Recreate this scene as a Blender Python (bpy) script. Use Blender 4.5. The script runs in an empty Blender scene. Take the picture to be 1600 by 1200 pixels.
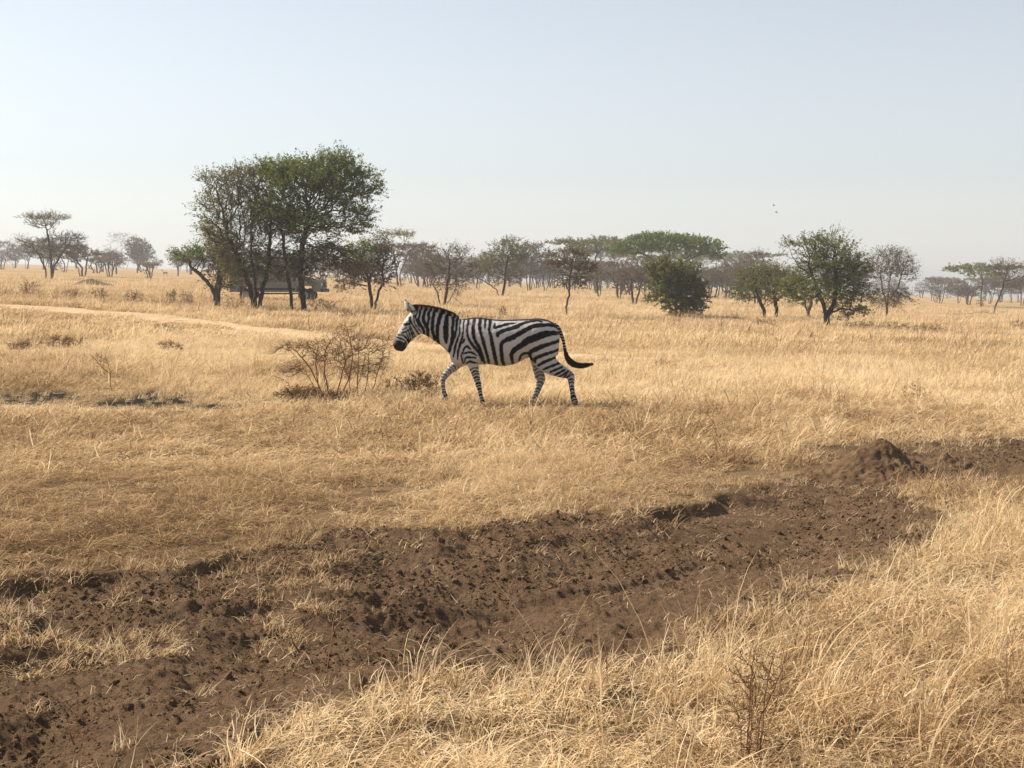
import bpy, bmesh, math, random
import numpy as np
from mathutils import Vector, Matrix

R = math.radians
sc = bpy.context.scene
col = sc.collection

# ------------------------------------------------------------------ camera
CAM_H = 1.9
FPX = 2323.0                       # focal length in photo pixels (1600 wide)
PITCH = math.atan(165.0 / FPX)     # horizon sits 165 px above the centre
cam_d = bpy.data.cameras.new("camera")
cam = bpy.data.objects.new("camera", cam_d)
col.objects.link(cam)
cam.location = (0, 0, CAM_H)
cam.rotation_euler = (math.pi / 2 - PITCH, 0, 0)
cam_d.sensor_width = 36
cam_d.lens = FPX / 1600 * 36
cam_d.clip_start = 0.05
cam_d.clip_end = 6000
sc.camera = cam

# ------------------------------------------------------------------ sky + sun
SUN_EL, SUN_AZ = R(42), math.atan2(-0.93, 0.37)     # azimuth from +Y towards +X
world = bpy.data.worlds.new("World")
sc.world = world
world.use_nodes = True
wn = world.node_tree
wn.nodes.clear()
sky = wn.nodes.new("ShaderNodeTexSky")
sky.sky_type = 'NISHITA'
sky.sun_disc = False
sky.sun_elevation = SUN_EL
sky.sun_rotation = SUN_AZ
sky.altitude = 0
sky.air_density = 1.0
sky.dust_density = 0.6
sky.ozone_density = 2.0
bg = wn.nodes.new("ShaderNodeBackground")
bg.inputs["Strength"].default_value = 0.082
wo = wn.nodes.new("ShaderNodeOutputWorld")
hs = wn.nodes.new("ShaderNodeHueSaturation")          # dust-bleached sky
hs.inputs["Saturation"].default_value = 0.42
wn.links.new(sky.outputs[0], hs.inputs["Color"])
wn.links.new(hs.outputs[0], bg.inputs[0])
wn.links.new(bg.outputs[0], wo.inputs[0])

sun_d = bpy.data.lights.new("sun", 'SUN')
sun_d.energy = 4.6
sun_d.angle = R(0.6)
sun_d.color = (1.0, 0.90, 0.76)
sun = bpy.data.objects.new("sun", sun_d)
col.objects.link(sun)
to_sun = Vector((math.sin(SUN_AZ) * math.cos(SUN_EL), math.cos(SUN_AZ) * math.cos(SUN_EL), math.sin(SUN_EL)))
sun.rotation_euler = to_sun.to_track_quat('Z', 'Y').to_euler()
sun.location = (-20, 20, 25)

sc.view_settings.view_transform = 'Standard'
sc.view_settings.look = 'None'
sc.view_settings.gamma = 1
sc.view_settings.exposure = 0.8
sc.cycles.max_bounces = 4
sc.cycles.diffuse_bounces = 2
sc.cycles.transmission_bounces = 4
sc.cycles.transparent_max_bounces = 8
sc.cycles.volume_bounces = 0
sc.cycles.use_denoising = True
sc.cycles.sample_clamp_indirect = 6

# ------------------------------------------------------------------ helpers
def nrm(v):
    n = np.linalg.norm(v, axis=-1, keepdims=True)
    return v / np.maximum(n, 1e-9)

_rt = np.random.RandomState(11).rand(256, 256)
def vnoise(x, y):
    x = np.asarray(x, float); y = np.asarray(y, float)
    xi = np.floor(x).astype(int); yi = np.floor(y).astype(int)
    fx = x - xi; fy = y - yi
    fx = fx * fx * (3 - 2 * fx); fy = fy * fy * (3 - 2 * fy)
    a = _rt[xi & 255, yi & 255]; b = _rt[(xi + 1) & 255, yi & 255]
    c = _rt[xi & 255, (yi + 1) & 255]; d = _rt[(xi + 1) & 255, (yi + 1) & 255]
    return (a * (1 - fx) + b * fx) * (1 - fy) + (c * (1 - fx) + d * fx) * fy
def fbm(x, y, o=4, lac=2.03, g=0.5):
    s = 0; a = 1; t = 0
    for i in range(o):
        s = s + a * (vnoise(x + 17.3 * i, y - 9.1 * i) - 0.5); t += a
        x = x * lac; y = y * lac; a *= g
    return s / t * 2                     # about -1 .. 1
def sstep(a, b, x):
    t = np.clip((np.asarray(x, float) - a) / (b - a), 0, 1)
    return t * t * (3 - 2 * t)

def mesh_np(name, verts, faces=None, tris=None, quads=None, mats=(), matidx=None, smooth=False, attrs=None):
    """fast mesh from numpy; tris/quads index arrays"""
    me = bpy.data.meshes.new(name)
    parts = []
    if tris is not None and len(tris): parts.append(np.asarray(tris, np.int32))
    if quads is not None and len(quads): parts.append(np.asarray(quads, np.int32))
    verts = np.asarray(verts, np.float32)
    me.vertices.add(len(verts)); me.vertices.foreach_set("co", verts.ravel())
    if parts:
        lt = np.concatenate([np.full(len(p), p.shape[1], np.int32) for p in parts])
        ls = np.concatenate([[0], np.cumsum(lt)[:-1]]).astype(np.int32)
        li = np.concatenate([p.ravel() for p in parts])
        me.loops.add(len(li)); me.loops.foreach_set("vertex_index", li)
        me.polygons.add(len(lt)); me.polygons.foreach_set("loop_start", ls)
        me.polygons.foreach_set("loop_total", lt)
        if matidx is not None: me.polygons.foreach_set("material_index", np.asarray(matidx, np.int32))
        me.polygons.foreach_set("use_smooth", np.full(len(lt), smooth, bool))
    for k, (typ, arr) in (attrs or {}).items():
        a = me.attributes.new(k, typ, 'POINT')
        a.data.foreach_set("vector" if typ == 'FLOAT_VECTOR' else ("color" if typ == 'FLOAT_COLOR' else "value"), np.asarray(arr).ravel())
    me.update(calc_edges=True)
    for m in mats: me.materials.append(m)
    return me

def add(name, me, parent=None, loc=None):
    o = bpy.data.objects.new(name, me)
    col.objects.link(o)
    if parent is not None: o.parent = parent
    if loc is not None: o.location = loc
    return o
def tag(o, label=None, cat=None, group=None, kind=None):
    if label: o["label"] = label
    if cat: o["category"] = cat
    if group: o["group"] = group
    if kind: o["kind"] = kind
    return o
def empty(name, loc, label=None, cat=None, group=None, rz=0):
    o = bpy.data.objects.new(name, None)
    o.empty_display_size = 0.2
    col.objects.link(o)
    o.location = loc
    o.rotation_euler = (0, 0, rz)
    return tag(o, label, cat, group)

def mat(name, rough=0.9):
    m = bpy.data.materials.new(name)
    m.use_nodes = True
    nt = m.node_tree
    b = nt.nodes["Principled BSDF"]
    b.inputs["Roughness"].default_value = rough
    b.inputs["Specular IOR Level"].default_value = 0.02
    return m, nt, b
def ramp(nt, fac, stops):
    r = nt.nodes.new("ShaderNodeValToRGB")
    e = r.color_ramp.elements
    while len(e) < len(stops): e.new(0.5)
    for i, (p, c) in enumerate(stops):
        e[i].position = p; e[i].color = (*c, 1)
    nt.links.new(fac, r.inputs[0])
    return r.outputs[0]
def noise_n(nt, scale, detail=4, vec=None, rough=0.55, dist=0.0):
    n = nt.nodes.new("ShaderNodeTexNoise")
    n.inputs["Scale"].default_value = scale
    n.inputs["Detail"].default_value = detail
    n.inputs["Roughness"].default_value = rough
    n.inputs["Distortion"].default_value = dist
    if vec is not None: nt.links.new(vec, n.inputs["Vector"])
    return n.outputs["Fac"]
def pos_n(nt, scale=(1, 1, 1)):
    g = nt.nodes.new("ShaderNodeNewGeometry")
    m = nt.nodes.new("ShaderNodeMapping")
    m.inputs["Scale"].default_value = scale
    nt.links.new(g.outputs["Position"], m.inputs["Vector"])
    return m.outputs[0]
def mix_n(nt, fac, a, b, typ='MIX'):
    m = nt.nodes.new("ShaderNodeMix"); m.data_type = 'RGBA'; m.blend_type = typ
    for s, v in ((m.inputs[0], fac), (m.inputs[6], a), (m.inputs[7], b)):
        if hasattr(v, "is_linked"): nt.links.new(v, s)
        elif isinstance(v, (int, float)): s.default_value = v
        else: s.default_value = (*v, 1)
    return m.outputs[2]
def math_n(nt, op, a, b=0.5, clamp=False):
    m = nt.nodes.new("ShaderNodeMath"); m.operation = op; m.use_clamp = clamp
    for s, v in ((m.inputs[0], a), (m.inputs[1], b)):
        if hasattr(v, "is_linked"): nt.links.new(v, s)
        else: s.default_value = v
    return m.outputs[0]
def attr_n(nt, name, typ='GEOMETRY'):
    a = nt.nodes.new("ShaderNodeAttribute"); a.attribute_name = name; a.attribute_type = typ
    return a
def bump_n(nt, h, dist, strength, b):
    n = nt.nodes.new("ShaderNodeBump")
    n.inputs["Distance"].default_value = dist
    n.inputs["Strength"].default_value = strength
    nt.links.new(h, n.inputs["Height"])
    nt.links.new(n.outputs[0], b.inputs["Normal"])
def simple(name, c, rough=0.6, metal=0.0, spec=0.3, var=0.12, scale=6):
    m, nt, b = mat(name, rough)
    b.inputs["Metallic"].default_value = metal
    b.inputs["Specular IOR Level"].default_value = spec
    tc = nt.nodes.new("ShaderNodeTexCoord")
    f = noise_n(nt, scale, 5, tc.outputs["Object"])
    lo = tuple(x * (1 - var) for x in c); hi = tuple(min(1, x * (1 + var)) for x in c)
    nt.links.new(ramp(nt, f, [(0.3, lo), (0.7, hi)]), b.inputs["Base Color"])
    return m

# ------------------------------------------------------------------ terrain heights
def far_base(x, y):
    """broad lie of the land: the plain falls gently to the right in the distance"""
    x = np.asarray(x, float); y = np.asarray(y, float)
    yy = np.maximum(y, 1.0)
    q = np.clip(x / yy, -0.75, 0.75)
    tilt = -0.034 * q * np.minimum(yy, 1300) * sstep(14, 60, y)
    roll = 0.10 * fbm(x / 7.0 + 3, y / 7.0, 3) * sstep(14, 24, y)
    roll = roll + 0.35 * fbm(x / 45.0 + 8, y / 45.0, 2) * sstep(40, 90, y) * (1 - 0.6 * sstep(150, 400, y))
    return tilt + roll

def ray(u, v):
    d = np.array([(u - 800) / FPX, 1.0, -(v - 600) / FPX])
    c, s = math.cos(PITCH), math.sin(PITCH)
    return np.array([d[0], d[1] * c + d[2] * s, -d[1] * s + d[2] * c])
def P(u, v, dmax=1200):
    """ground point seen at photo position (u, v)"""
    d = ray(u, v); d = d / d[1]
    ys = np.geomspace(3, dmax, 4000)
    zz = CAM_H + d[2] * ys - far_base(d[0] * ys, ys)
    k = np.argmax(zz <= 0) if (zz <= 0).any() else len(ys) - 1
    y = ys[k]
    return Vector((d[0] * y, y, float(far_base(d[0] * y, y))))
def at(u, v, y):
    d = ray(u, v); d = d / d[1]
    return Vector((d[0] * y, y, CAM_H + d[2] * y))
def flat(u, v):
    d = ray(u, v); t = -CAM_H / d[2]
    return (d[0] * t, d[1] * t)

# bare-earth wash: outline on the ground
FAR_E = [(-400, 930), (0, 903), (250, 893), (400, 858), (560, 828), (700, 832), (850, 806), (1040, 790), (1150, 765),
         (1250, 738), (1262, 700), (1400, 690), (1600, 684), (1950, 690)]
NEAR_E = [(1950, 770), (1600, 764), (1400, 760), (1440, 795), (1490, 832), (1345, 912), (1215, 965), (1060, 1040), (900, 1065),
          (700, 1068), (600, 1090), (490, 1112), (350, 1180), (300, 1240), (290, 1350), (-500, 1500)]
far_xy = np.array([flat(*p) for p in FAR_E]); near_xy = np.array([flat(*p) for p in NEAR_E])
wash_poly = np.vstack([far_xy, near_xy])
def in_poly(x, y, poly):
    ins = np.zeros(x.shape, bool)
    n = len(poly)
    for i in range(n):
        x0, y0 = poly[i]; x1, y1 = poly[(i + 1) % n]
        c = ((y0 > y) != (y1 > y)) & (x < (x1 - x0) * (y - y0) / (y1 - y0 + 1e-12) + x0)
        ins ^= c
    return ins
def dist_line(x, y, pts):
    d = np.full(x.shape, 1e9)
    for (x0, y0), (x1, y1) in zip(pts[:-1], pts[1:]):
        dx, dy = x1 - x0, y1 - y0
        t = np.clip(((x - x0) * dx + (y - y0) * dy) / (dx * dx + dy * dy), 0, 1)
        d = np.minimum(d, np.hypot(x - x0 - t * dx, y - y0 - t * dy))
    return d
def wash(x, y):
    """signed inside distance from the far rim and the near rim"""
    wx = x + 0.22 * fbm(x * 1.6, y * 1.6, 3) + 0.07 * fbm(x * 7, y * 7, 2)
    wy = y + 0.30 * fbm(x * 1.6 + 40, y * 1.6, 3) + 0.10 * fbm(x * 7 + 9, y * 7, 2)
    ins = in_poly(wx, wy, wash_poly)
    sg = np.where(ins, 1.0, -1.0)
    return sg * dist_line(wx, wy, far_xy), sg * dist_line(wx, wy, near_xy), ins
LEDGE = np.array([flat(*p) for p in [(-300, 980), (0, 975), (200, 960), (400, 905), (600, 895), (760, 885), (900, 880), (1050, 862), (1130, 848), (1250, 826), (1310, 790), (1450, 770)]])
def ditch(x, y):
    """returns height offset and earth mask, near field only"""
    h = np.zeros(x.shape); m = np.zeros(x.shape)
    k = (y > 2) & (y < 24) & (np.abs(x) < 14)
    if not k.any(): return h, m
    xx, yy = x[k], y[k]
    sf, sn, ins = wash(xx, yy)
    mask = np.clip(np.minimum(sf, sn) / 0.10 + 0.5, 0, 1)
    lipn = sstep(0.0, 0.45, fbm(xx * 0.8 + 5, yy * 0.5, 3) + 0.25 * fbm(xx * 3.1, yy * 3.1 + 8, 2))
    side = 1 - 0.75 * sstep(2.6, 3.6, xx)                      # it runs out shallow around the mound
    hh = -(0.11 * lipn * sstep(0.0, 0.16, sf) + 0.16 * sstep(0.0, 1.5, sf)) * sstep(0.0, 1.1, sn) * side
    yl = np.interp(xx, LEDGE[:, 0], LEDGE[:, 1]) + 0.35 * fbm(xx * 1.1, yy * 0.4 + 7, 3) + 0.10 * fbm(xx * 5, yy * 3, 2)
    hh -= 0.09 * np.clip(0.10 + 1.6 * fbm(xx * 0.8 + 31, yy * 0.3, 3), 0, 1) * sstep(0, 0.13, yl - yy) * sstep(0.1, 0.9, sn) * sstep(0.1, .5, sf)
    # trampled, cloddy surface
    rough = 0.040 * fbm(xx * 2.6, yy * 2.6, 3) + 0.016 * np.maximum(fbm(xx * 8 + 3, yy * 6, 3), -0.2) + 0.026 * np.abs(fbm(xx * 17, yy * 12, 2))
    rough = rough + 0.030 * np.maximum(fbm(xx * 31, yy * 22, 2), -0.1)
    smooth_shelf = sstep(0.3, 0.7, (sf < 1.0) * sstep(0.8, 1.8, xx))
    hh += rough * mask * (1 - 0.65 * smooth_shelf)
    hh += (1 - mask) * 0.02 * fbm(xx * 4, yy * 4, 3)
    h[k] = hh; m[k] = mask
    return h, m
def height(x, y):
    x = np.atleast_1d(np.asarray(x, float)); y = np.atleast_1d(np.asarray(y, float))
    return far_base(x, y) + ditch(x, y)[0]
def gz(x, y): return float(height([x], [y])[0])
# ------------------------------------------------------------------ ground sheet
def ground_material():
    m, nt, b = mat("savanna_ground", 0.95)
    at_ = attr_n(nt, "earth")
    pv = pos_n(nt, (1, 1, 1))
    fine = noise_n(nt, 34, 7, pv, 0.7)
    mid = noise_n(nt, 3.2, 5, pv, 0.6)
    earth = ramp(nt, mid, [(0.3, (0.098, 0.061, 0.036)), (0.55, (0.172, 0.109, 0.064)), (0.75, (0.28, 0.183, 0.111))])
    earth = mix_n(nt, 0.5, earth, ramp(nt, fine, [(0.3, (0.062, 0.038, 0.023)), (0.7, (0.30, 0.195, 0.118))]))
    pb = pos_n(nt, (0.035, 0.11, 0.1))
    pb2 = pos_n(nt, (0.35, 0.8, 0.5))
    band = noise_n(nt, 1.0, 6, pb, 0.6)
    patch = noise_n(nt, 1.0, 6, pb2, 0.65)
    straw = ramp(nt, band, [(0.30, (0.22, 0.135, 0.062)), (0.45, (0.37, 0.245, 0.115)), (0.62, (0.47, 0.325, 0.16)), (0.8, (0.53, 0.38, 0.20))])
    straw = mix_n(nt, 0.45, straw, ramp(nt, patch, [(0.3, (0.17, 0.10, 0.05)), (0.5, (0.38, 0.25, 0.12)), (0.72, (0.54, 0.38, 0.19))]))
    f = mix_n(nt, at_.outputs["Fac"], straw, earth)
    ch = attr_n(nt, "char")
    f = mix_n(nt, math_n(nt, 'MULTIPLY', ch.outputs["Fac"], 0.95), f, (0.020, 0.017, 0.016))
    nt.links.new(f, b.inputs["Base Color"])
    bump_n(nt, math_n(nt, 'ADD', fine, math_n(nt, 'MULTIPLY', noise_n(nt, 90, 4, pv, 0.7), 0.5)), 0.05, 0.9, b)
    return m
M_ground = ground_material()

CHAR = [(40, 626, 130, 14), (225, 626, 95, 13), (345, 637, 45, 10), (500, 628, 70, 10)]
def char_field(x, y):
    c = np.zeros(np.shape(x))
    for (u, v, ru, rv) in CHAR:
        x0, y0 = flat(u, v)
        rx = ru / FPX * y0
        ry = abs(flat(u, v - rv)[1] - flat(u, v + rv)[1]) / 2
        q = np.hypot((x - x0) / rx, (y - y0) / ry) + 0.7 * fbm(x * 2.2, y * 1.6, 3)
        c = np.maximum(c, 1 - sstep(0.6, 1.0, q))
    return c

def build_ground():
    a_f = np.linspace(-30, 30, 560)
    a_l = -30 - np.cumsum(np.geomspace(0.2, 12, 26)); a_l = a_l[a_l > -176]
    ang = np.radians(np.concatenate([a_l[::-1], a_f, -a_l]))
    r = np.concatenate([[0.4, 1.2, 2.2, 3.2, 3.9], np.arange(4.5, 13.5, 0.0185), np.arange(13.5, 19, 0.032), np.geomspace(19, 1300, 210)])
    A, RR = np.meshgrid(ang, r)
    X = RR * np.sin(A); Y = RR * np.cos(A)
    sh = X.shape
    x, y = X.ravel(), Y.ravel()
    dh, em = ditch(x, y)
    z = far_base(x, y) + dh
    v = np.stack([x, y, z], 1)
    nr, na = sh
    i = np.arange(nr - 1)[:, None] * na + np.arange(na - 1)[None]
    i = i.ravel()
    quads = np.stack([i, i + 1, i + na + 1, i + na], 1)[:, ::-1]
    # close the seam behind the camera and the hole under it
    j = np.arange(nr - 1) * na
    seam = np.stack([j + na - 1, j, j + na, j + 2 * na - 1], 1)[:, ::-1]
    quads = np.vstack([quads, seam])
    v = np.vstack([v, [[0, 0, 0]]])
    c = len(v) - 1
    k = np.arange(na)
    tris = np.stack([k, np.full(na, c), (k + 1) % na], 1)
    em = np.append(em, 0); cf = np.append(char_field(x, y), 0)
    # thin grey-brown earth between the tufts nearby, straw further off
    base_e = np.append(0.75 * (1 - sstep(16, 34, np.hypot(x, y))), 0)
    e = np.maximum(em, base_e)
    me = mesh_np("ground", v, tris=tris, quads=quads, mats=[M_ground], smooth=True,
                 attrs={"earth": ('FLOAT', e), "char": ('FLOAT', cf)})
    return tag(add("ground", me), kind="structure")
build_ground()

# ------------------------------------------------------------------ dirt track
def build_track():
    m, nt, b = mat("pale_track_dirt", 0.95)
    pv = pos_n(nt, (0.35, 1.2, 1))
    f = noise_n(nt, 1.6, 6, pv, 0.65)
    nt.links.new(ramp(nt, f, [(0.3, (0.36, 0.24, 0.135)), (0.5, (0.50, 0.355, 0.215)), (0.7, (0.58, 0.43, 0.275))]), b.inputs["Base Color"])
    bump_n(nt, noise_n(nt, 9, 5, pv), 0.05, 0.6, b)
    near = [(-260, 468), (0, 484), (150, 493), (300, 507), (430, 522), (560, 540), (720, 553), (900, 566), (1010, 566)]
    far_ = [(-260, 464), (0, 477), (150, 486), (300, 499), (430, 515), (560, 529), (720, 543), (900, 556), (1010, 563)]
    def line(pts, n):
        w = np.array([P(*p)[:2] for p in pts]); t = np.linspace(0, 1, len(w)); tt = np.linspace(0, 1, n)
        return np.stack([np.interp(tt, t, w[:, 0]), np.interp(tt, t, w[:, 1])], 1)
    n, k = 420, 9
    a, c = line(near, n), line(far_, n)
    s = np.linspace(0, 1, k)[None, :, None]
    g = a[:, None] * (1 - s) + c[:, None] * s
    wob = 0.9 * fbm(g[..., 0] * 0.9, g[..., 1] * 0.3, 4)
    g[..., 1] += wob
    prof = np.array([-0.08, 0.05, 0.065, 0.04, 0.07, 0.07, 0.04, 0.065, -0.08])
    z = far_base(g[..., 0], g[..., 1]) + prof[None]
    v = np.concatenate([g, z[..., None]], 2).reshape(-1, 3)
    i = (np.arange(n - 1)[:, None] * k + np.arange(k - 1)[None]).ravel()
    q = np.stack([i, i + k, i + k + 1, i + 1], 1)
    tag(add("dirt_track", mesh_np("dirt_track", v, quads=q, mats=[m], smooth=True)), kind="structure")
    return np.array(near, float), np.array(far_, float), a, c
_, _, track_near, track_far = build_track()
track_poly = np.vstack([track_near[::6], track_far[::-6]])

# ------------------------------------------------------------------ earth mound
M_earth = None
def earth_material():
    m, nt, b = mat("bare_earth", 0.95)
    pv = pos_n(nt)
    f = noise_n(nt, 9, 6, pv, 0.65)
    g = noise_n(nt, 60, 4, pv, 0.7)
    nt.links.new(ramp(nt, f, [(0.3, (0.090, 0.055, 0.032)), (0.55, (0.168, 0.106, 0.062)), (0.75, (0.27, 0.176, 0.105))]), b.inputs["Base Color"])
    bump_n(nt, math_n(nt, 'ADD', f, math_n(nt, 'MULTIPLY', g, 0.4)), 0.05, 0.9, b)
    return m
M_earth = earth_material()
def mound(name, u, v, h, rl, rr, ry, label, cat, seed, group=None, n=90, mt=None, peaky=1.25):
    p = P(u, v)
    zc = gz(p.x, p.y)
    g = np.linspace(-1, 1, n)
    gx, gy = np.meshgrid(g, g)
    X = np.where(gx < 0, gx * rl, gx * rr); Y = gy * ry
    rr_ = np.hypot(gx, gy)
    a = np.arctan2(gy, gx)
    rw = rr_ * (1 + 0.18 * fbm(a * 1.2 + seed, rr_ * 2 + seed, 3))
    Z = h * np.clip(np.exp(-(rw / 0.48) ** peaky * 0.9) - np.exp(-(1 / 0.48) ** peaky * 0.9), -0.2, 2) * 1.05
    Z += h * 0.20 * fbm(gx * 4 + seed, gy * 4, 4) * (rr_ < 0.9) + h * 0.10 * (np.abs(fbm(gx * 12, gy * 12 + seed, 3)) - 0.2) * (rr_ < 0.95) + h * 0.045 * np.maximum(fbm(gx * 34 + seed, gy * 34, 2), -0.1)
    gzs = height((p.x + X).ravel(), (p.y + Y).ravel()).reshape(X.shape) - zc
    edge = sstep(0.75, 1.0, rr_)
    Z = Z * (1 - edge) - 0.05 * edge + gzs * edge + gzs.clip(-1, 0) * (1 - edge)
    vv = np.stack([X, Y, Z], 2).reshape(-1, 3)
    i = (np.arange(n - 1)[:, None] * n + np.arange(n - 1)[None]).ravel()
    q = np.stack([i, i + 1, i + n + 1, i + n], 1)
    keep = (rr_.ravel()[q] < 1.02).all(1)
    o = add(name, mesh_np(name, vv, quads=q[keep], mats=[mt or M_earth], smooth=True), loc=(p.x, p.y, zc))
    return tag(o, label, cat, group)
mound("earth_mound", 1376, 743, 0.35, 1.05, 0.74, 0.8, "brown earth mound with a rounded top on the bare ground", "mound", 3.0, peaky=1.75, n=170)
mound("soil_heap", 1478, 722, 0.11, 0.26, 0.34, 0.3, "low dark soil heap just right of the big earth mound", "soil heap", 8.0, n=40)
mound("soil_heap", 1527, 731, 0.09, 0.20, 0.24, 0.25, "small soil heap farthest right of the big earth mound", "soil heap", 12.0, n=40)
mound("earth_mound", 142, 448, 0.62, 3.2, 3.2, 2.5, "low reddish brown mound beyond the track, right of the three-stemmed tree", "mound", 21.0, n=60, peaky=1.5)
# ------------------------------------------------------------------ dry grass
def grass_material():
    m = bpy.data.materials.new("dry_straw"); m.use_nodes = True
    nt = m.node_tree; nt.nodes.clear()
    out = nt.nodes.new("ShaderNodeOutputMaterial")
    tint = attr_n(nt, "tint", 'INSTANCER').outputs["Fac"]
    rnd = attr_n(nt, "rnd").outputs["Fac"]
    f = math_n(nt, 'ADD', tint, math_n(nt, 'MULTIPLY', math_n(nt, 'SUBTRACT', rnd, 0.5), 1.0), True)
    c = ramp(nt, f, [(0.0, (0.115, 0.068, 0.037)), (0.25, (0.30, 0.190, 0.103)), (0.5, (0.53, 0.365, 0.195)), (0.75, (0.73, 0.545, 0.315)), (1.0, (0.85, 0.69, 0.45))])
    d = nt.nodes.new("ShaderNodeBsdfDiffuse"); t = nt.nodes.new("ShaderNodeBsdfTranslucent")
    mx = nt.nodes.new("ShaderNodeMixShader"); mx.inputs[0].default_value = 0.36
    nt.links.new(c, d.inputs[0]); nt.links.new(c, t.inputs[0])
    nt.links.new(d.outputs[0], mx.inputs[1]); nt.links.new(t.outputs[0], mx.inputs[2])
    nt.links.new(mx.outputs[0], out.inputs[0])
    return m
M_grass = grass_material()

def tuft_mesh(name, seed, n, Lr, w, spread, lean, curl, segs=4, wind=0.6, flat_frac=0.15):
    g = np.random.RandomState(seed)
    L = g.uniform(*Lr, n) * np.where(g.rand(n) < 0.12, 1.35, 1.0)
    rad = spread * np.sqrt(g.rand(n)); pa = g.rand(n) * 6.283
    bx, by = rad * np.cos(pa), rad * np.sin(pa)
    az = g.rand(n) * 6.283
    az = np.where(g.rand(n) < wind, g.normal(0.0, 0.75, n), az)          # wind lays it over to the right
    th = np.abs(g.normal(lean, 0.25, n))
    th = np.where(g.rand(n) < flat_frac, g.uniform(1.1, 1.6, n), th)
    cu = g.normal(curl, curl * 0.5 + 0.1, n)
    W = w * g.uniform(0.6, 1.35, n)
    px, py, pz = bx.copy(), by.copy(), np.full(n, -0.01)
    tw = az + 1.5708 + g.normal(0, 0.7, n)
    V = np.zeros((n, segs + 1, 2, 3)); 
    for s in range(segs + 1):
        t = s / segs
        ww = W * (1 - 0.85 * t ** 1.6) * 0.5
        ox, oy = np.cos(tw) * ww, np.sin(tw) * ww
        V[:, s, 0] = np.stack([px - ox, py - oy, pz], 1); V[:, s, 1] = np.stack([px + ox, py + oy, pz], 1)
        a = th + cu * t ** 1.2
        az = az + g.normal(0, 0.12, n)
        st = L / segs
        px = px + st * np.sin(a) * np.cos(az); py = py + st * np.sin(a) * np.sin(az); pz = np.maximum(pz + st * np.cos(a), 0.004 + 0.01 * g.rand(n))
    k = (segs + 1) * 2
    base = np.arange(n)[:, None] * k
    q = np.concatenate([np.stack([base[:, 0] + 2 * s, base[:, 0] + 2 * s + 1, base[:, 0] + 2 * s + 3, base[:, 0] + 2 * s + 2], 1) for s in range(segs)])
    rnd = np.repeat(g.rand(n), k)
    return mesh_np(name, V.reshape(-1, 3), quads=q, mats=[M_grass], attrs={"rnd": ('FLOAT', rnd)})

def proto_collection(name, meshes):
    c = bpy.data.collections.new(name)          # never linked to the scene: only a source for instances
    for i, me in enumerate(meshes):
        o = bpy.data.objects.new("%s_%02d" % (name, i), me)
        c.objects.link(o)
    return c

def scatter(name, pts, rot, scl, idx, tint, coll, mats=()):
    me = mesh_np(name, pts, mats=mats, attrs={"rot": ('FLOAT_VECTOR', rot), "scl": ('FLOAT_VECTOR', scl), "idx": ('INT', idx.astype(np.int32)), "tint": ('FLOAT', tint)})
    o = add(name, me)
    ng = bpy.data.node_groups.new(name + "_scatter", "GeometryNodeTree")
    ng.interface.new_socket("Geometry", in_out='INPUT', socket_type='NodeSocketGeometry')
    ng.interface.new_socket("Geometry", in_out='OUTPUT', socket_type='NodeSocketGeometry')
    gi = ng.nodes.new("NodeGroupInput"); go = ng.nodes.new("NodeGroupOutput")
    ip = ng.nodes.new("GeometryNodeInstanceOnPoints")
    ci = ng.nodes.new("GeometryNodeCollectionInfo")
    ci.inputs["Collection"].default_value = coll
    ci.inputs["Separate Children"].default_value = True
    ci.inputs["Reset Children"].default_value = True
    def na(nm, typ):
        n = ng.nodes.new("GeometryNodeInputNamedAttribute"); n.data_type = typ
        n.inputs["Name"].default_value = nm
        return n.outputs["Attribute"]
    L = ng.links.new
    L(gi.outputs[0], ip.inputs["Points"]); L(ci.outputs[0], ip.inputs["Instance"])
    ip.inputs["Pick Instance"].default_value = True
    L(na("idx", 'INT'), ip.inputs["Instance Index"])
    L(na("rot", 'FLOAT_VECTOR'), ip.inputs["Rotation"])
    L(na("scl", 'FLOAT_VECTOR'), ip.inputs["Scale"])
    L(ip.outputs[0], go.inputs[0])
    md = o.modifiers.new("scatter", 'NODES'); md.node_group = ng
    return o

def wedge(g, n, r0, r1, half):
    a = g.uniform(-half, half, n); r = np.sqrt(g.uniform(r0 * r0, r1 * r1, n))
    return r * np.sin(a), r * np.cos(a)

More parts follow.
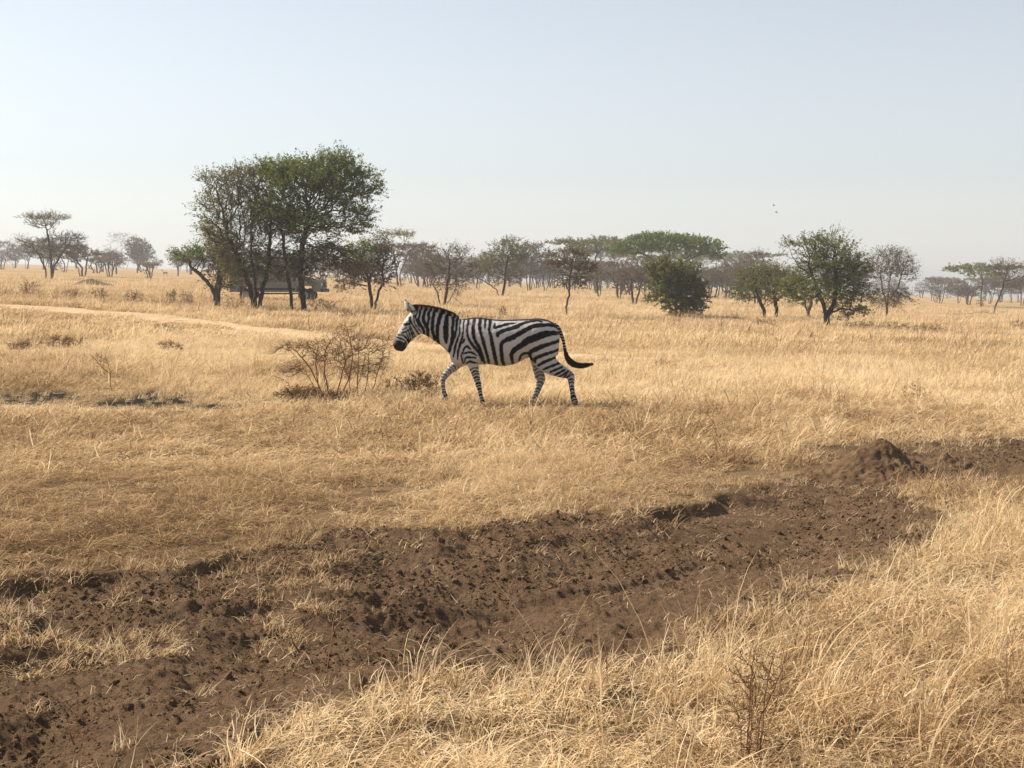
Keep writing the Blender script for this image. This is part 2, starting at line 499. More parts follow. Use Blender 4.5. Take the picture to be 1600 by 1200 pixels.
# local character of the sward: (u, v, ru, rv, tint shift, height factor)
PATCH = [(1050, 600, 420, 30, 0.20, 1.25), (1350, 585, 300, 18, 0.22, 1.3), (850, 690, 250, 45, 0.06, 1.15), (1150, 1120, 320, 60, 0.18, 1.2), (850, 1110, 300, 60, 0.14, 1.15),
         (1480, 950, 200, 110, 0.16, 1.1), (450, 1120, 130, 60, 0.20, 1.25), (250, 760, 330, 90, -0.11, 0.62), (300, 680, 260, 25, -0.06, 0.62), (200, 640, 260, 14, -0.05, 0.45), (180, 850, 260, 45, -0.14, 0.5),
         (420, 710, 90, 14, -0.16, 0.8), (160, 720, 130, 12, -0.28, 0.6), (520, 590, 120, 30, -0.14, 1.0), (660, 600, 60, 25, -0.16, 1.1), (1420, 660, 200, 25, -0.16, 0.7),
         (220, 555, 240, 20, 0.12, 1.1), (100, 535, 60, 12, -0.26, 1.1), (1200, 525, 350, 14, -0.06, 1.0), (1400, 545, 200, 10, -0.10, 0.9), (1500, 1090, 150, 60, -0.10, 0.7),
         (700, 800, 300, 25, -0.02, 0.6), (1130, 740, 120, 30, -0.10, 0.8), (1500, 610, 200, 18, 0.15, 1.2), (870, 650, 120, 12, 0.1, 1.1), (210, 470, 260, 8, -0.22, 0.8), (60, 492, 140, 9, 0.05, 0.35), (230, 507, 140, 10, 0.05, 0.35), (400, 527, 110, 10, 0.05, 0.4)]
PW = []
for (u, v, ru, rv, dt, hf) in PATCH:
    p = P(u, v); a = P(u, v - rv); b = P(u, v + rv)
    PW.append((p.x, p.y, ru / FPX * p.y, max(0.3, (a.y - b.y) / 2), dt, hf))
def sward(x, y):
    t = np.zeros(x.shape); h = np.ones(x.shape)
    for (px, py, rx, ry, dt, hf) in PW:
        w = np.exp(-(((x - px) / rx) ** 2 + ((y - py) / ry) ** 2))
        t += dt * w; h *= 1 + (hf - 1) * w
    r = np.hypot(x, y)
    t += 0.34 * fbm(x / 2.0, y / 2.6 + 30, 4) + 0.20 * fbm(x / 9.0 + 60, y / 5.0, 3)
    h *= 1 + 0.75 * fbm(x / 1.3 + 11, y / 1.3, 3)
    return t, np.clip(h, 0.25, 2)

def grass_points(g, n, r0, r1, half, keep_in=0.012):
    x, y = wedge(g, n, r0, r1, half)
    near = y < 24
    ok = np.ones(n, bool)
    sf, sn, ins = wash(x, y)
    inside = np.minimum(sf, sn)
    dens = np.where(inside > 0, keep_in, 1.0)
    # ragged fringe, stragglers on the far bank and the littered left end
    fr = np.clip(1 - inside / np.where(sf < sn, 0.75, 0.45), 0, 1) * sstep(-0.25, 0.35, fbm(x * 2.1 + 50, y * 2.1, 3))
    dens = np.where(inside > 0, np.maximum(dens, 0.75 * fr), dens)
    leftend = (inside > 0) & (x < -1.1) & (sf < 1.7)
    dens = np.where(leftend, np.maximum(dens, 0.85 * sstep(-0.1, 0.25, fbm(x * 1.5, y * 1.5 + 4, 3) + 0.14)), dens)
    shelf = (inside > 0) & (x > 3.0)
    dens = np.where(shelf, np.maximum(dens, 0.30 * sstep(0.0, 0.4, fbm(x * 1.3, y * 1.3 + 14, 3))), dens)
    corner = (inside > 0) & (y < 6.4)
    dens = np.where(corner, np.maximum(dens, 0.5 * sstep(6.4, 5.3, y)), dens)
    dens = dens * np.where(near, 1, 1) * (1 - 0.80 * char_field(x, y))
    dens *= np.where(in_poly(x, y, track_poly), 0.03, 1)
    dens *= 1 - 0.45 * sstep(0.1, 0.5, fbm(x / 1.7 + 70, y / 1.7, 3))
    mx, my = P(1376, 741)[:2]
    dens *= np.where(np.hypot((x - mx) / 1.0, (y - my) / 0.8) < 0.95, 0.02, 1)
    k = g.rand(n) < dens
    return x[k], y[k], inside[k]

def patch_mesh(name, seed, rad, nclump, per, csig, Lr, w, lean, curl, segs, wind, flat_frac):
    """a soft-edged disc of many grass clumps; blades fan out of each clump and are laid over by the wind"""
    g = np.random.RandomState(seed)
    rr = rad * np.sqrt(g.rand(nclump)) * np.where(g.rand(nclump) < 0.3, 1.15, 0.9); ca = g.rand(nclump) * 6.283
    cx, cy = rr * np.cos(ca), rr * np.sin(ca)
    ch = np.exp(g.normal(0, 0.40, nclump)); ct = g.rand(nclump)
    cw = g.normal(0.1, 0.5, nclump)
    cl = np.abs(g.normal(lean, 0.28, nclump))
    n = nclump * per
    ci = np.repeat(np.arange(nclump), per)
    ox, oy = g.normal(0, csig, n), g.normal(0, csig, n)
    out = np.arctan2(oy, ox) + g.normal(0, 0.5, n)
    az = np.where(g.rand(n) < wind, cw[ci] + g.normal(0, 0.45, n), out)
    L = g.uniform(*Lr, n) * ch[ci] * np.where(g.rand(n) < 0.06, 1.5, 1.0)
    th = np.abs(cl[ci] + g.normal(0, 0.28, n))
    flat_ = g.rand(n) < flat_frac
    th = np.where(flat_, g.uniform(1.05, 1.55, n), th)
    az = np.where(flat_, g.rand(n) * 6.283, az)
    cu = g.normal(curl, 0.5, n)
    W = w * g.uniform(0.55, 1.4, n)
    px, py = cx[ci] + ox, cy[ci] + oy
    pz = np.where(flat_, g.uniform(0, 0.10, n), -0.02)
    tw = az + 1.5708 + g.normal(0, 0.7, n)
    V = np.zeros((n, segs + 1, 2, 3))
    for s in range(segs + 1):
        t = s / segs
        ww = W * (1 - 0.85 * t ** 1.6) * 0.5
        bx, by = np.cos(tw) * ww, np.sin(tw) * ww
        V[:, s, 0] = np.stack([px - bx, py - by, pz], 1); V[:, s, 1] = np.stack([px + bx, py + by, pz], 1)
        a = th + cu * t ** 1.2
        az = az + g.normal(0, 0.16, n)
        st = L / segs
        px = px + st * np.sin(a) * np.cos(az); py = py + st * np.sin(a) * np.sin(az); pz = np.maximum(pz + st * np.cos(a), 0.006 + 0.012 * g.rand(n))
    k = (segs + 1) * 2
    b0 = np.arange(n) * k
    q = np.concatenate([np.stack([b0 + 2 * s, b0 + 2 * s + 1, b0 + 2 * s + 3, b0 + 2 * s + 2], 1) for s in range(segs)])
    rnd = np.repeat(np.clip(0.45 * g.rand(n) + 0.55 * ct[ci], 0, 1), k)
    return mesh_np(name, V.reshape(-1, 3), quads=q, mats=[M_grass], attrs={"rnd": ('FLOAT', rnd)})

def hexpts(g, sp, r0, r1, half):
    xs = np.arange(-r1 * math.sin(half) - sp, r1 * math.sin(half) + sp, sp); ys = np.arange(0, r1 + sp, sp * 0.87)
    X, Y = np.meshgrid(xs, ys)
    X = X + (np.arange(len(ys)) % 2)[:, None] * sp / 2
    X = X.ravel() + g.uniform(-0.3, 0.3, X.size) * sp; Y = Y.ravel() + g.uniform(-0.3, 0.3, Y.size) * sp
    r = np.hypot(X, Y); a = np.abs(np.arctan2(X, Y))
    k = (r > r0) & (r < r1) & (a < half)
    return X[k], Y[k]

MX, MY = P(1376, 741)[:2]
def solid(x, y, pr):
    """where a whole patch of radius pr fits clear of earth, char, track and mound"""
    sf, sn, ins = wash(x, y)
    d = np.where(np.abs(sf) < np.abs(sn), sf, sn)
    ok = (np.where(ins, 1, -1) * np.minimum(np.abs(sf), np.abs(sn)) < -pr * 0.8)
    for dx, dy in ((0, 0), (pr * .6, 0), (-pr * .6, 0), (0, pr * .6), (0, -pr * .6)):
        ok &= char_field(x + dx, y + dy) < 0.25
        ok &= ~in_poly(x + dx, y + dy, track_poly)
    ok &= np.hypot((x - MX) / 1.0, (y - MY) / 0.8) > 0.95
    return ok

def build_grass():
    g = np.random.RandomState(5)
    V3 = lambda a, b: np.stack([a, a, b], 1)
    # --- near sward, single blades can be seen
    protos = [patch_mesh("near_patch", 100 + i, 0.46, 27, 20, 0.026, (0.06, 0.18), 0.0062, 0.72, 1.15, 4, 0.33, 0.40) for i in range(6)]
    protos += [patch_mesh("rank_patch", 110 + i, 0.46, 22, 20, 0.026, (0.10, 0.27), 0.0058, 0.6, 1.3, 5, 0.42, 0.32) for i in range(4)]
    cn = proto_collection("near_patches", protos)
    x, y = hexpts(g, 0.34, 3.6, 15.6, R(31))
    thin = 0.88 * sstep(0.05, 0.35, fbm(x / 1.2 + 70, y / 1.5, 3)) * np.where(y > 9, 1, 0.35)
    k = solid(x, y, 0.45) & (g.rand(len(x)) > thin); x, y = x[k], y[k]
    t, h = sward(x, y); n = len(x)
    farside = (y > np.interp(x, far_xy[:, 0], far_xy[:, 1]) - 0.1) & (x < 3.2)
    rank = g.rand(n) < np.where(farside, 0.08, 0.30)
    idx = np.where(rank, g.randint(6, 10, n), g.randint(0, 6, n))
    s = h * g.uniform(0.8, 1.15, n) * np.where(farside, 0.78, 1.0)
    tint = np.clip(0.66 + t + g.normal(0, 0.05, n) - np.where(farside, 0.05, 0.0), 0.05, 0.98)
    rot = np.stack([np.zeros(n), np.zeros(n), g.normal(0.1, 1.0, n)], 1)
    tag(scatter("foreground_grass", np.stack([x, y, height(x, y)], 1), rot, V3(g.uniform(0.9, 1.1, n), s), idx, tint, cn), "dry straw grass along the near and far sides of the bare wash", "grass", kind="stuff")
    # --- ragged fringe: single tufts
    protos = [tuft_mesh("fringe_tuft", 120 + i, 28, (0.06, 0.18), 0.0058, 0.07, [0.45, 0.7, 0.9][i % 3], [0.9, 1.3, 1.6][i % 3], 5, 0.5, 0.25) for i in range(7)]
    protos += [tuft_mesh("tall_tuft", 130 + i, 20, (0.16, 0.34), 0.0050, 0.06, 0.35, 1.2, 6, 0.75, 0.08) for i in range(4)]
    ct = proto_collection("fringe_tufts", protos)
    x, y, ins = grass_points(g, 60000, 3.8, 30, R(30))
    k = ~solid(x, y, 0.45) & (g.rand(len(x)) < np.where(y < 15, 0.9, 0.6)); x, y, ins = x[k], y[k], ins[k]
    t, h = sward(x, y); n = len(x)
    idx = np.where(g.rand(n) < 0.05, g.randint(7, 11, n), g.randint(0, 7, n))
    s = h * g.uniform(0.6, 1.1, n) * np.where(ins > 0, 0.75, 1.0) * np.where(y > 15, 1.15, 1)
    s = np.where((ins > 0) & (y < 12), np.maximum(s, g.uniform(0.65, 1.0, n)), s)
    tint = np.clip(0.58 + 0.7 * t + g.normal(0, 0.12, n), 0.05, 0.98)
    rot = np.stack([g.normal(0, 0.12, n), g.normal(0.08, 0.14, n), g.normal(0.15, 0.8, n)], 1)
    tag(scatter("fringe_grass", np.stack([x, y, height(x, y)], 1), rot, V3(s, s), idx, tint, ct), "straggling dry tufts on the ragged edges of the bare wash", "grass", kind="stuff")
    # --- taller tussocks standing out of the sward
    x, y = wedge(g, 5200, 8.5, 62, R(27))
    k = solid(x, y, 0.3) & (g.rand(len(x)) < sstep(-0.05, 0.4, fbm(x / 2.5 + 90, y / 3.5, 3)) * 0.8 + 0.08) ; x, y = x[k], y[k]
    t, h = sward(x, y); n = len(x)
    s = g.uniform(0.55, 1.05, n) * (0.75 + 0.55 * sstep(12, 26, y)) * (1 - 0.3 * ((y < 15) & (x < 2)))
    tint = np.clip(g.normal(0.62, 0.2, n) + 0.5 * t, 0.08, 1)
    rot = np.stack([g.normal(0, 0.1, n), g.normal(0.08, 0.1, n), g.normal(0.1, 1.0, n)], 1)
    tag(scatter("tussock_grass", np.stack([x, y, height(x, y)], 1), rot, V3(s * np.where(y > 18, 1.3, 1.0), s), g.randint(0, 11, n), tint, ct), "taller straw tussocks standing out of the dry grass", "grass", kind="stuff")
    # --- middle sward
    protos = [patch_mesh("mid_patch", 200 + i, 0.62, 25, 18, 0.04, (0.08, 0.21), 0.0115, 0.75, 1.15, 4, 0.5, 0.32) for i in range(8)]
    cm = proto_collection("mid_patches", protos)
    x, y = hexpts(g, 0.46, 15.3, 42, R(28))
    thin = 0.8 * sstep(0.12, 0.45, fbm(x / 1.6 + 70, y / 2.4, 3)) * sstep(3.5, -1.5, x) * sstep(30, 22, y)
    k = solid(x, y, 0.5) & (g.rand(len(x)) > thin); x, y = x[k], y[k]
    t, h = sward(x, y); n = len(x)
    s = h * g.uniform(0.8, 1.15, n) * (1 - 0.2 * (y < 20))
    tint = np.clip(0.66 + t + g.normal(0, 0.06, n), 0.05, 0.98)
    rot = np.stack([np.zeros(n), np.zeros(n), g.normal(0.1, 1.0, n)], 1)
    tag(scatter("middle_grass", np.stack([x, y, height(x, y)], 1), rot, V3(g.uniform(0.9, 1.1, n), s), g.randint(0, 8, n), tint, cm), "pale wind-combed straw grass around the zebra", "grass", kind="stuff")
    # --- far sward, broad clumps
    protos = [patch_mesh("far_patch", 300 + i, 1.6, 46, 13, 0.12, (0.10, 0.26), 0.028, 0.75, 1.0, 3, 0.7, 0.15) for i in range(6)]
    cf = proto_collection("far_patches", protos)
    x, y = hexpts(g, 1.15, 41, 190, R(25))
    keep = solid(x, y, 1.0) & (g.rand(len(x)) < (1 - 0.6 * sstep(90, 190, y)))
    x, y = x[keep], y[keep]
    t, h = sward(x, y); n = len(x)
    s = h * g.uniform(0.6, 1.15, n) * (1 + 0.4 * sstep(80, 190, y))
    tint = np.clip(0.64 + 0.9 * t + g.normal(0, 0.08, n), 0.05, 0.95)
    rot = np.stack([np.zeros(n), np.zeros(n), g.normal(0.1, 0.9, n)], 1)
    tag(scatter("far_grass", np.stack([x, y, height(x, y)], 1), rot, V3(np.ones(n), s), g.randint(0, 6, n), tint, cf), "dry yellow grass of the plain between the trees", "grass", kind="stuff")
    # --- loose straw lying on the bare earth
    lit = [tuft_mesh("litter", 400 + i, 6, (0.04, 0.14), 0.0045, 0.14, 1.5, 0.1, 4, 0.2, 0.9) for i in range(5)]
    cl = proto_collection("litter", lit)
    x, y = wedge(g, 14000, 4, 18, R(30))
    sf, sn, ins = wash(x, y)
    d = np.minimum(sf, sn)
    k = ins & (g.rand(len(x)) < 0.12 + 0.7 * np.exp(-d / 0.5))
    x, y = x[k], y[k]; n = len(x)
    rot = np.stack([np.zeros(n), np.zeros(n), g.rand(n) * 6.28], 1)
    tag(scatter("straw_litter", np.stack([x, y, height(x, y) + 0.012], 1), rot, np.repeat(g.uniform(0.5, 1.2, (n, 1)), 3, 1), g.randint(0, 5, n), np.clip(g.normal(0.6, 0.2, n), 0.05, 1), cl), "loose straw lying on the bare brown wash", "straw", kind="stuff")
    # --- clods of trampled earth
    ms = []
    for i in range(6):
        bm = bmesh.new(); bmesh.ops.create_icosphere(bm, subdivisions=1, radius=1)
        gg = np.random.RandomState(500 + i)
        off = gg.rand(3) * 20
        for v in bm.verts:
            c = v.co
            k = 1 + 0.55 * float(fbm(c.x * 1.3 + off[0], c.y * 1.3 + c.z * 1.7 + off[1], 3))
            v.co = Vector((c.x * k * (1 + 0.3 * gg.rand() * 0.3), c.y * k * 0.8, c.z * k * 0.55))
        me = bpy.data.meshes.new("clod"); bm.to_mesh(me); bm.free()
        me.materials.append(M_earth); ms.append(me)
    cc = proto_collection("clods", ms)
    x, y = wedge(g, 300000, 4.2, 19, R(26))
    sf, sn, ins = wash(x, y)
    cl_n = fbm(x * 1.4 + 3, y * 1.4, 3)
    k = ins & (g.rand(len(x)) < np.clip(0.42 + 1.5 * cl_n + 0.8 * fbm(x * 4.5, y * 4.5 + 20, 2), 0.02, 1))
    x, y = x[k], y[k]; n = len(x)
    s = np.clip(0.0056 * np.exp(g.normal(0, 0.62, n)), 0.003, 0.030)
    rot = np.stack([g.normal(0, 0.5, n), g.normal(0, 0.5, n), g.rand(n) * 6.28], 1)
    tag(scatter("soil_clods", np.stack([x, y, height(x, y) + s * 0.15], 1), rot, np.repeat(s[:, None], 3, 1), g.randint(0, 6, n), np.full(n, 0.5), cc), "crumbled brown earth clods over the bare wash", "soil", kind="stuff")
build_grass()
# ------------------------------------------------------------------ trees
def bark_material(name, lo, hi):
    m, nt, b = mat(name, 0.9)
    tc = nt.nodes.new("ShaderNodeTexCoord"); mp = nt.nodes.new("ShaderNodeMapping"); mp.inputs["Scale"].default_value = (6, 6, 1.5)
    nt.links.new(tc.outputs["Object"], mp.inputs[0])
    f = noise_n(nt, 2.5, 6, mp.outputs[0], 0.65)
    nt.links.new(ramp(nt, f, [(0.3, lo), (0.7, hi)]), b.inputs["Base Color"])
    bump_n(nt, f, 0.05, 0.8, b)
    return m
def leaf_material(name, cols, trans=0.3):
    m = bpy.data.materials.new(name); m.use_nodes = True
    nt = m.node_tree; nt.nodes.clear()
    out = nt.nodes.new("ShaderNodeOutputMaterial")
    tone = attr_n(nt, "tone").outputs["Fac"]
    c = ramp(nt, tone, cols)
    d = nt.nodes.new("ShaderNodeBsdfDiffuse"); t = nt.nodes.new("ShaderNodeBsdfTranslucent")
    mx = nt.nodes.new("ShaderNodeMixShader"); mx.inputs[0].default_value = trans
    nt.links.new(c, d.inputs[0]); nt.links.new(c, t.inputs[0])
    nt.links.new(d.outputs[0], mx.inputs[1]); nt.links.new(t.outputs[0], mx.inputs[2]); nt.links.new(mx.outputs[0], out.inputs[0])
    return m
M_bark = bark_material("dark_bark", (0.030, 0.020, 0.015), (0.085, 0.058, 0.042))
M_barkg = bark_material("grey_brown_bark", (0.060, 0.044, 0.034), (0.14, 0.105, 0.08))
M_twig = bark_material("red_brown_twig", (0.13, 0.066, 0.036), (0.26, 0.145, 0.082))
M_green = leaf_material("green_leaf", [(0.0, (0.075, 0.100, 0.020)), (0.5, (0.145, 0.195, 0.040)), (1.0, (0.24, 0.30, 0.065))], 0.48)
M_olive = leaf_material("olive_leaf", [(0.0, (0.085, 0.088, 0.026)), (0.5, (0.165, 0.168, 0.052)), (1.0, (0.25, 0.245, 0.088))], 0.45)
M_grey = leaf_material("grey_olive_leaf", [(0.0, (0.11, 0.092, 0.044)), (0.5, (0.19, 0.162, 0.078)), (1.0, (0.27, 0.235, 0.12))], 0.42)
M_dry = leaf_material("dry_brown_leaf", [(0.0, (0.085, 0.064, 0.040)), (0.5, (0.165, 0.127, 0.082)), (1.0, (0.25, 0.195, 0.128))], 0.3)
M_straw_twig = leaf_material("dry_twig", [(0.0, (0.13, 0.074, 0.040)), (0.5, (0.24, 0.145, 0.078)), (1.0, (0.36, 0.24, 0.13))], 0.1)

def colonize(stems, att, step, di, dk, g, iters=160, grav=0.0):
    pos, par = [], []
    for si, st in enumerate(stems):
        st = [np.asarray(p, float) for p in st]
        last = -1
        for i in range(len(st)):
            if i == 0:
                if pos and st[0][2] > 0.3 and si > 0:
                    last = int(np.linalg.norm(np.array(pos) - st[0], axis=1).argmin())
                    continue
                pos.append(st[0]); par.append(-1); last = len(pos) - 1
            else:
                k = max(1, int(np.linalg.norm(st[i] - st[i - 1]) / step))
                for j in range(1, k + 1):
                    p = st[i - 1] + (st[i] - st[i - 1]) * j / k + g.normal(0, step * 0.10, 3) * (1 if j < k else 0.3)
                    pos.append(p); par.append(last); last = len(pos) - 1
    cap = 14000
    PZ = np.zeros((cap, 3)); n = len(pos); PZ[:n] = pos
    PA = np.full(cap, -1); PA[:n] = par
    D = np.full(len(att), 1e9); I = np.zeros(len(att), int)
    def upd(a, b):
        for c0 in range(a, b, 400):
            c1 = min(b, c0 + 400)
            d = np.linalg.norm(att[:, None] - PZ[None, c0:c1], axis=2)
            j = d.argmin(1); dm = d[np.arange(len(att)), j]
            w = dm < D; D[w] = dm[w]; I[w] = j[w] + c0
    upd(0, n)
    for it in range(iters):
        if len(att) == 0 or n > cap - 2000: break
        act = D < di
        if not act.any():
            act = D <= np.partition(D, min(4, len(D) - 1))[min(4, len(D) - 1)]
        dirs = np.zeros((n, 3))
        np.add.at(dirs, I[act], nrm(att[act] - PZ[I[act]]))
        src = np.unique(I[act])
        dv = nrm(dirs[src]) + g.normal(0, 0.22, (len(src), 3)); dv[:, 2] += grav
        new = PZ[src] + nrm(dv) * step
        m = len(new)
        PZ[n:n + m] = new; PA[n:n + m] = src
        upd(n, n + m); n += m
        k = D > dk
        att, D, I = att[k], D[k], I[k]
    return PZ[:n].copy(), PA[:n].copy()

def radii(par, r_tip, r_base):
    n = len(par)
    kids = np.zeros(n, int); cnt = np.zeros(n)
    for i in range(n - 1, -1, -1):
        if kids[i] == 0: cnt[i] = 1
        if par[i] >= 0: kids[par[i]] += 1; cnt[par[i]] += cnt[i]
    N = max(2, cnt.max())
    k = math.log(r_base / r_tip) / math.log(N)
    return r_tip * cnt ** k, cnt, kids

def tubes(pos, par, rad, cnt, min_r=0.0, flare=1.5):
    n = len(pos)
    dirv = np.zeros((n, 3)); has = par >= 0
    dirv[has] = nrm(pos[has] - pos[par[has]])
    roots = np.where(~has)[0]
    main = np.full(n, -1)
    for i in np.where(has)[0]:
        p = par[i]
        if main[p] < 0 or cnt[i] > cnt[main[p]]: main[p] = i
    for r_ in roots:
        if main[r_] >= 0: dirv[r_] = dirv[main[r_]]
    V, Q = [], []
    nv = 0
    ring_of = {}
    def ring(p, d, r, ns, fl=1.0):
        nonlocal nv
        ref = np.array([0.0, 1, 0]) if abs(d[1]) < 0.9 else np.array([1.0, 0, 0])
        a = np.cross(d, ref); a /= np.linalg.norm(a) + 1e-9; b = np.cross(d, a)
        t = np.arange(ns) * 2 * math.pi / ns
        V.append(p + r * fl * (np.cos(t)[:, None] * a + np.sin(t)[:, None] * b))
        nv += ns
        return nv - ns
    for i in range(n):
        p = par[i]
        if p < 0 or rad[i] < min_r: continue
        ns = 8 if rad[i] > 0.07 else (5 if rad[i] > 0.025 else 3)
        kp = (p, ns)
        if main[p] == i:
            r0 = rad[p] if cnt[p] < cnt[i] * 1.6 else rad[i] * 1.12
            fl = flare if par[p] < 0 else (1 + (flare - 1) * 0.3 if par[par[p]] < 0 else 1)
            if kp not in ring_of: ring_of[kp] = ring(pos[p], nrm(dirv[p] + dirv[i]), r0, ns, fl)
            a = ring_of[kp]
        else:
            a = ring(pos[p], dirv[i], rad[i], ns)
        nd = dirv[i] if main[i] < 0 else nrm(dirv[i] + dirv[main[i]])
        b = ring(pos[i], nd, rad[i], ns); ring_of[(i, ns)] = b
        k = np.arange(ns); k2 = (k + 1) % ns
        Q.append(np.stack([a + k, a + k2, b + k2, b + k], 1))
    return np.concatenate(V), np.concatenate(Q)

def ellipsoid_points(g, ells, n):
    vol = np.array([e[3] * e[4] * e[5] for e in ells]); vol = vol ** 0.8; vol /= vol.sum()
    out = []
    for e, w in zip(ells, vol):
        k = max(6, int(n * w))
        d = nrm(g.normal(0, 1, (k, 3)))
        r = g.rand(k) ** (1 / 2.2)
        p = d * r[:, None] * np.array(e[3:6]) * (1 + 0.10 * g.normal(0, 1, (k, 1)))
        out.append(p + np.array(e[:3]))
    return np.concatenate(out)

def foliage(g, pos, dirs, centre, n_tw, tw_len, tw_w, n_leaf, leaf, flat, out_w=0.85, up=0.12):
    """twigs with small leaf faces on them: returns verts, quads, tri leaves and tone"""
    m = len(pos)
    p = np.repeat(pos, n_tw, 0); d0 = np.repeat(dirs, n_tw, 0)
    N = len(p)
    outw = nrm(p - centre)
    d = nrm(d0 * 0.7 + outw * out_w + g.normal(0, 0.75, (N, 3)) * np.array([1, 1, flat]) + np.array([0, 0, up]))
    L = tw_len * g.uniform(0.45, 1.3, N)
    bend = nrm(d + g.normal(0, 0.35, (N, 3)))
    p1 = p + d * (L * 0.5)[:, None]; p2 = p1 + bend * (L * 0.5)[:, None]
    s = nrm(np.cross(d, g.normal(0, 1, (N, 3)))) * tw_w
    V = np.stack([p - s, p + s, p1 + s * 0.7, p1 - s * 0.7, p2 + s * 0.25, p2 - s * 0.25], 1).reshape(-1, 3)
    b = np.arange(N) * 6
    Q = np.concatenate([np.stack([b, b + 1, b + 2, b + 3], 1), np.stack([b + 3, b + 2, b + 4, b + 5], 1)])
    tone_t = np.repeat(g.rand(N) * 0.6, 6)
    if n_leaf == 0:
        return V, Q, np.zeros((0, 4), int), tone_t
    t = g.uniform(0.15, 1.0, (N, n_leaf))
    c = np.where(t[..., None] < 0.5, p[:, None] + (p1 - p)[:, None] * (t * 2)[..., None], p1[:, None] + (p2 - p1)[:, None] * (t * 2 - 1)[..., None])
    c = c.reshape(-1, 3) + g.normal(0, leaf * 0.5, (N * n_leaf, 3))
    K = len(c)
    a1 = nrm(g.normal(0, 1, (K, 3)) * np.array([1, 1, 0.6])); a2 = nrm(np.cross(a1, g.normal(0, 1, (K, 3)) + np.array([0, 0, 1.2])))
    sz = leaf * g.uniform(0.5, 1.35, K)[:, None]
    LV = np.stack([c - a1 * sz, c + a2 * sz * 0.45, c + a1 * sz, c - a2 * sz * 0.45], 1).reshape(-1, 3)
    o = len(V)
    LQ = np.arange(K * 4).reshape(-1, 4) + o
    cl = np.repeat(np.repeat(np.repeat(g.normal(0.5, 0.16, m), n_tw), n_leaf), 4)
    tone = np.clip(cl + np.repeat(g.normal(0, 0.17, K), 4), 0, 1)
    return np.concatenate([V, LV]), Q, LQ, np.concatenate([tone_t, tone])

STY = {  # bark, twig, leaf, leaves per twig, leaf size, twigs per node, twig length, flatness
    'green':  (M_bark, M_dry, M_green, 11, 0.062, 3, 0.72, 0.45),
    'olive':  (M_bark, M_dry, M_olive, 9, 0.060, 3, 0.68, 0.45),
    'mixed':  (M_bark, M_dry, M_grey, 7, 0.060, 4, 0.72, 0.45),
    'bare':   (M_barkg, M_dry, M_dry, 3, 0.055, 4, 0.68, 0.5),
    'brown':  (M_barkg, M_dry, M_dry, 6, 0.060, 4, 0.66, 0.45),
    'dense':  (M_barkg, M_dry, M_olive, 14, 0.075, 3, 0.45, 0.8),
    'flat':   (M_barkg, M_dry, M_green, 10, 0.085, 3, 0.62, 0.25),
    'bush':   (M_twig, M_straw_twig, M_straw_twig, 0, 0.03, 4, 0.14, 0.6),
    'scrub':  (M_twig, M_straw_twig, M_straw_twig, 3, 0.03, 5, 0.30, 0.7),
}
def tree_meshes(seed, stems, ells, style, n_att, step, r_base, r_tip=0.011, greens=None, dens=1.0, tip_n=3, leaf_k=1.0, tw_k=1.0, tw_w=0.007, gaps=0.30):
    r_base = r_base * 0.68
    g = np.random.RandomState(seed)
    bark, twig, leaf, nl, ls, nt_, tl, fl = STY[style]
    att = ellipsoid_points(g, ells, n_att)
    pos, par = colonize(stems, att, step, step * 5, step * 1.15, g)
    rad, cnt, kids = radii(par, r_tip, r_base)
    V, Q = tubes(pos, par, rad, cnt)
    tm = mesh_np("trunk", V, quads=Q, mats=[bark], smooth=True)
    k = (cnt <= tip_n) & (par >= 0)
    d = np.zeros_like(pos); h = par >= 0; d[h] = nrm(pos[h] - pos[par[h]])
    if dens < 1: k &= g.rand(len(pos)) < dens
    if gaps: k &= (vnoise(pos[:, 0] * 1.0 + pos[:, 1] * 0.35 + seed, pos[:, 2] * 2.1 + pos[:, 1] * 0.5) + 0.25 * g.rand(len(pos))) > gaps
    centre = att.mean(0); centre[2] -= 0.25 * (att[:, 2].max() - att[:, 2].min())
    V, Q, LQ, tone = foliage(g, pos[k], d[k], centre, nt_, tl * tw_k, tw_w, nl, ls * leaf_k, fl)
    mi = np.concatenate([np.zeros(len(Q), int), np.full(len(LQ), 1)])
    mats = [twig, leaf]
    if greens is not None:            # part of the crown in another colour: (material, test on positions)
        mats.append(greens[0])
        c = V[LQ[:, 0]] if len(LQ) else np.zeros((0, 3))
        sel = greens[1](c, g)
        mi[len(Q):][sel] = 2
    cm = mesh_np("crown", V, quads=np.concatenate([Q, LQ]), mats=mats, matidx=mi, attrs={"tone": ('FLOAT', tone)})
    return tm, cm

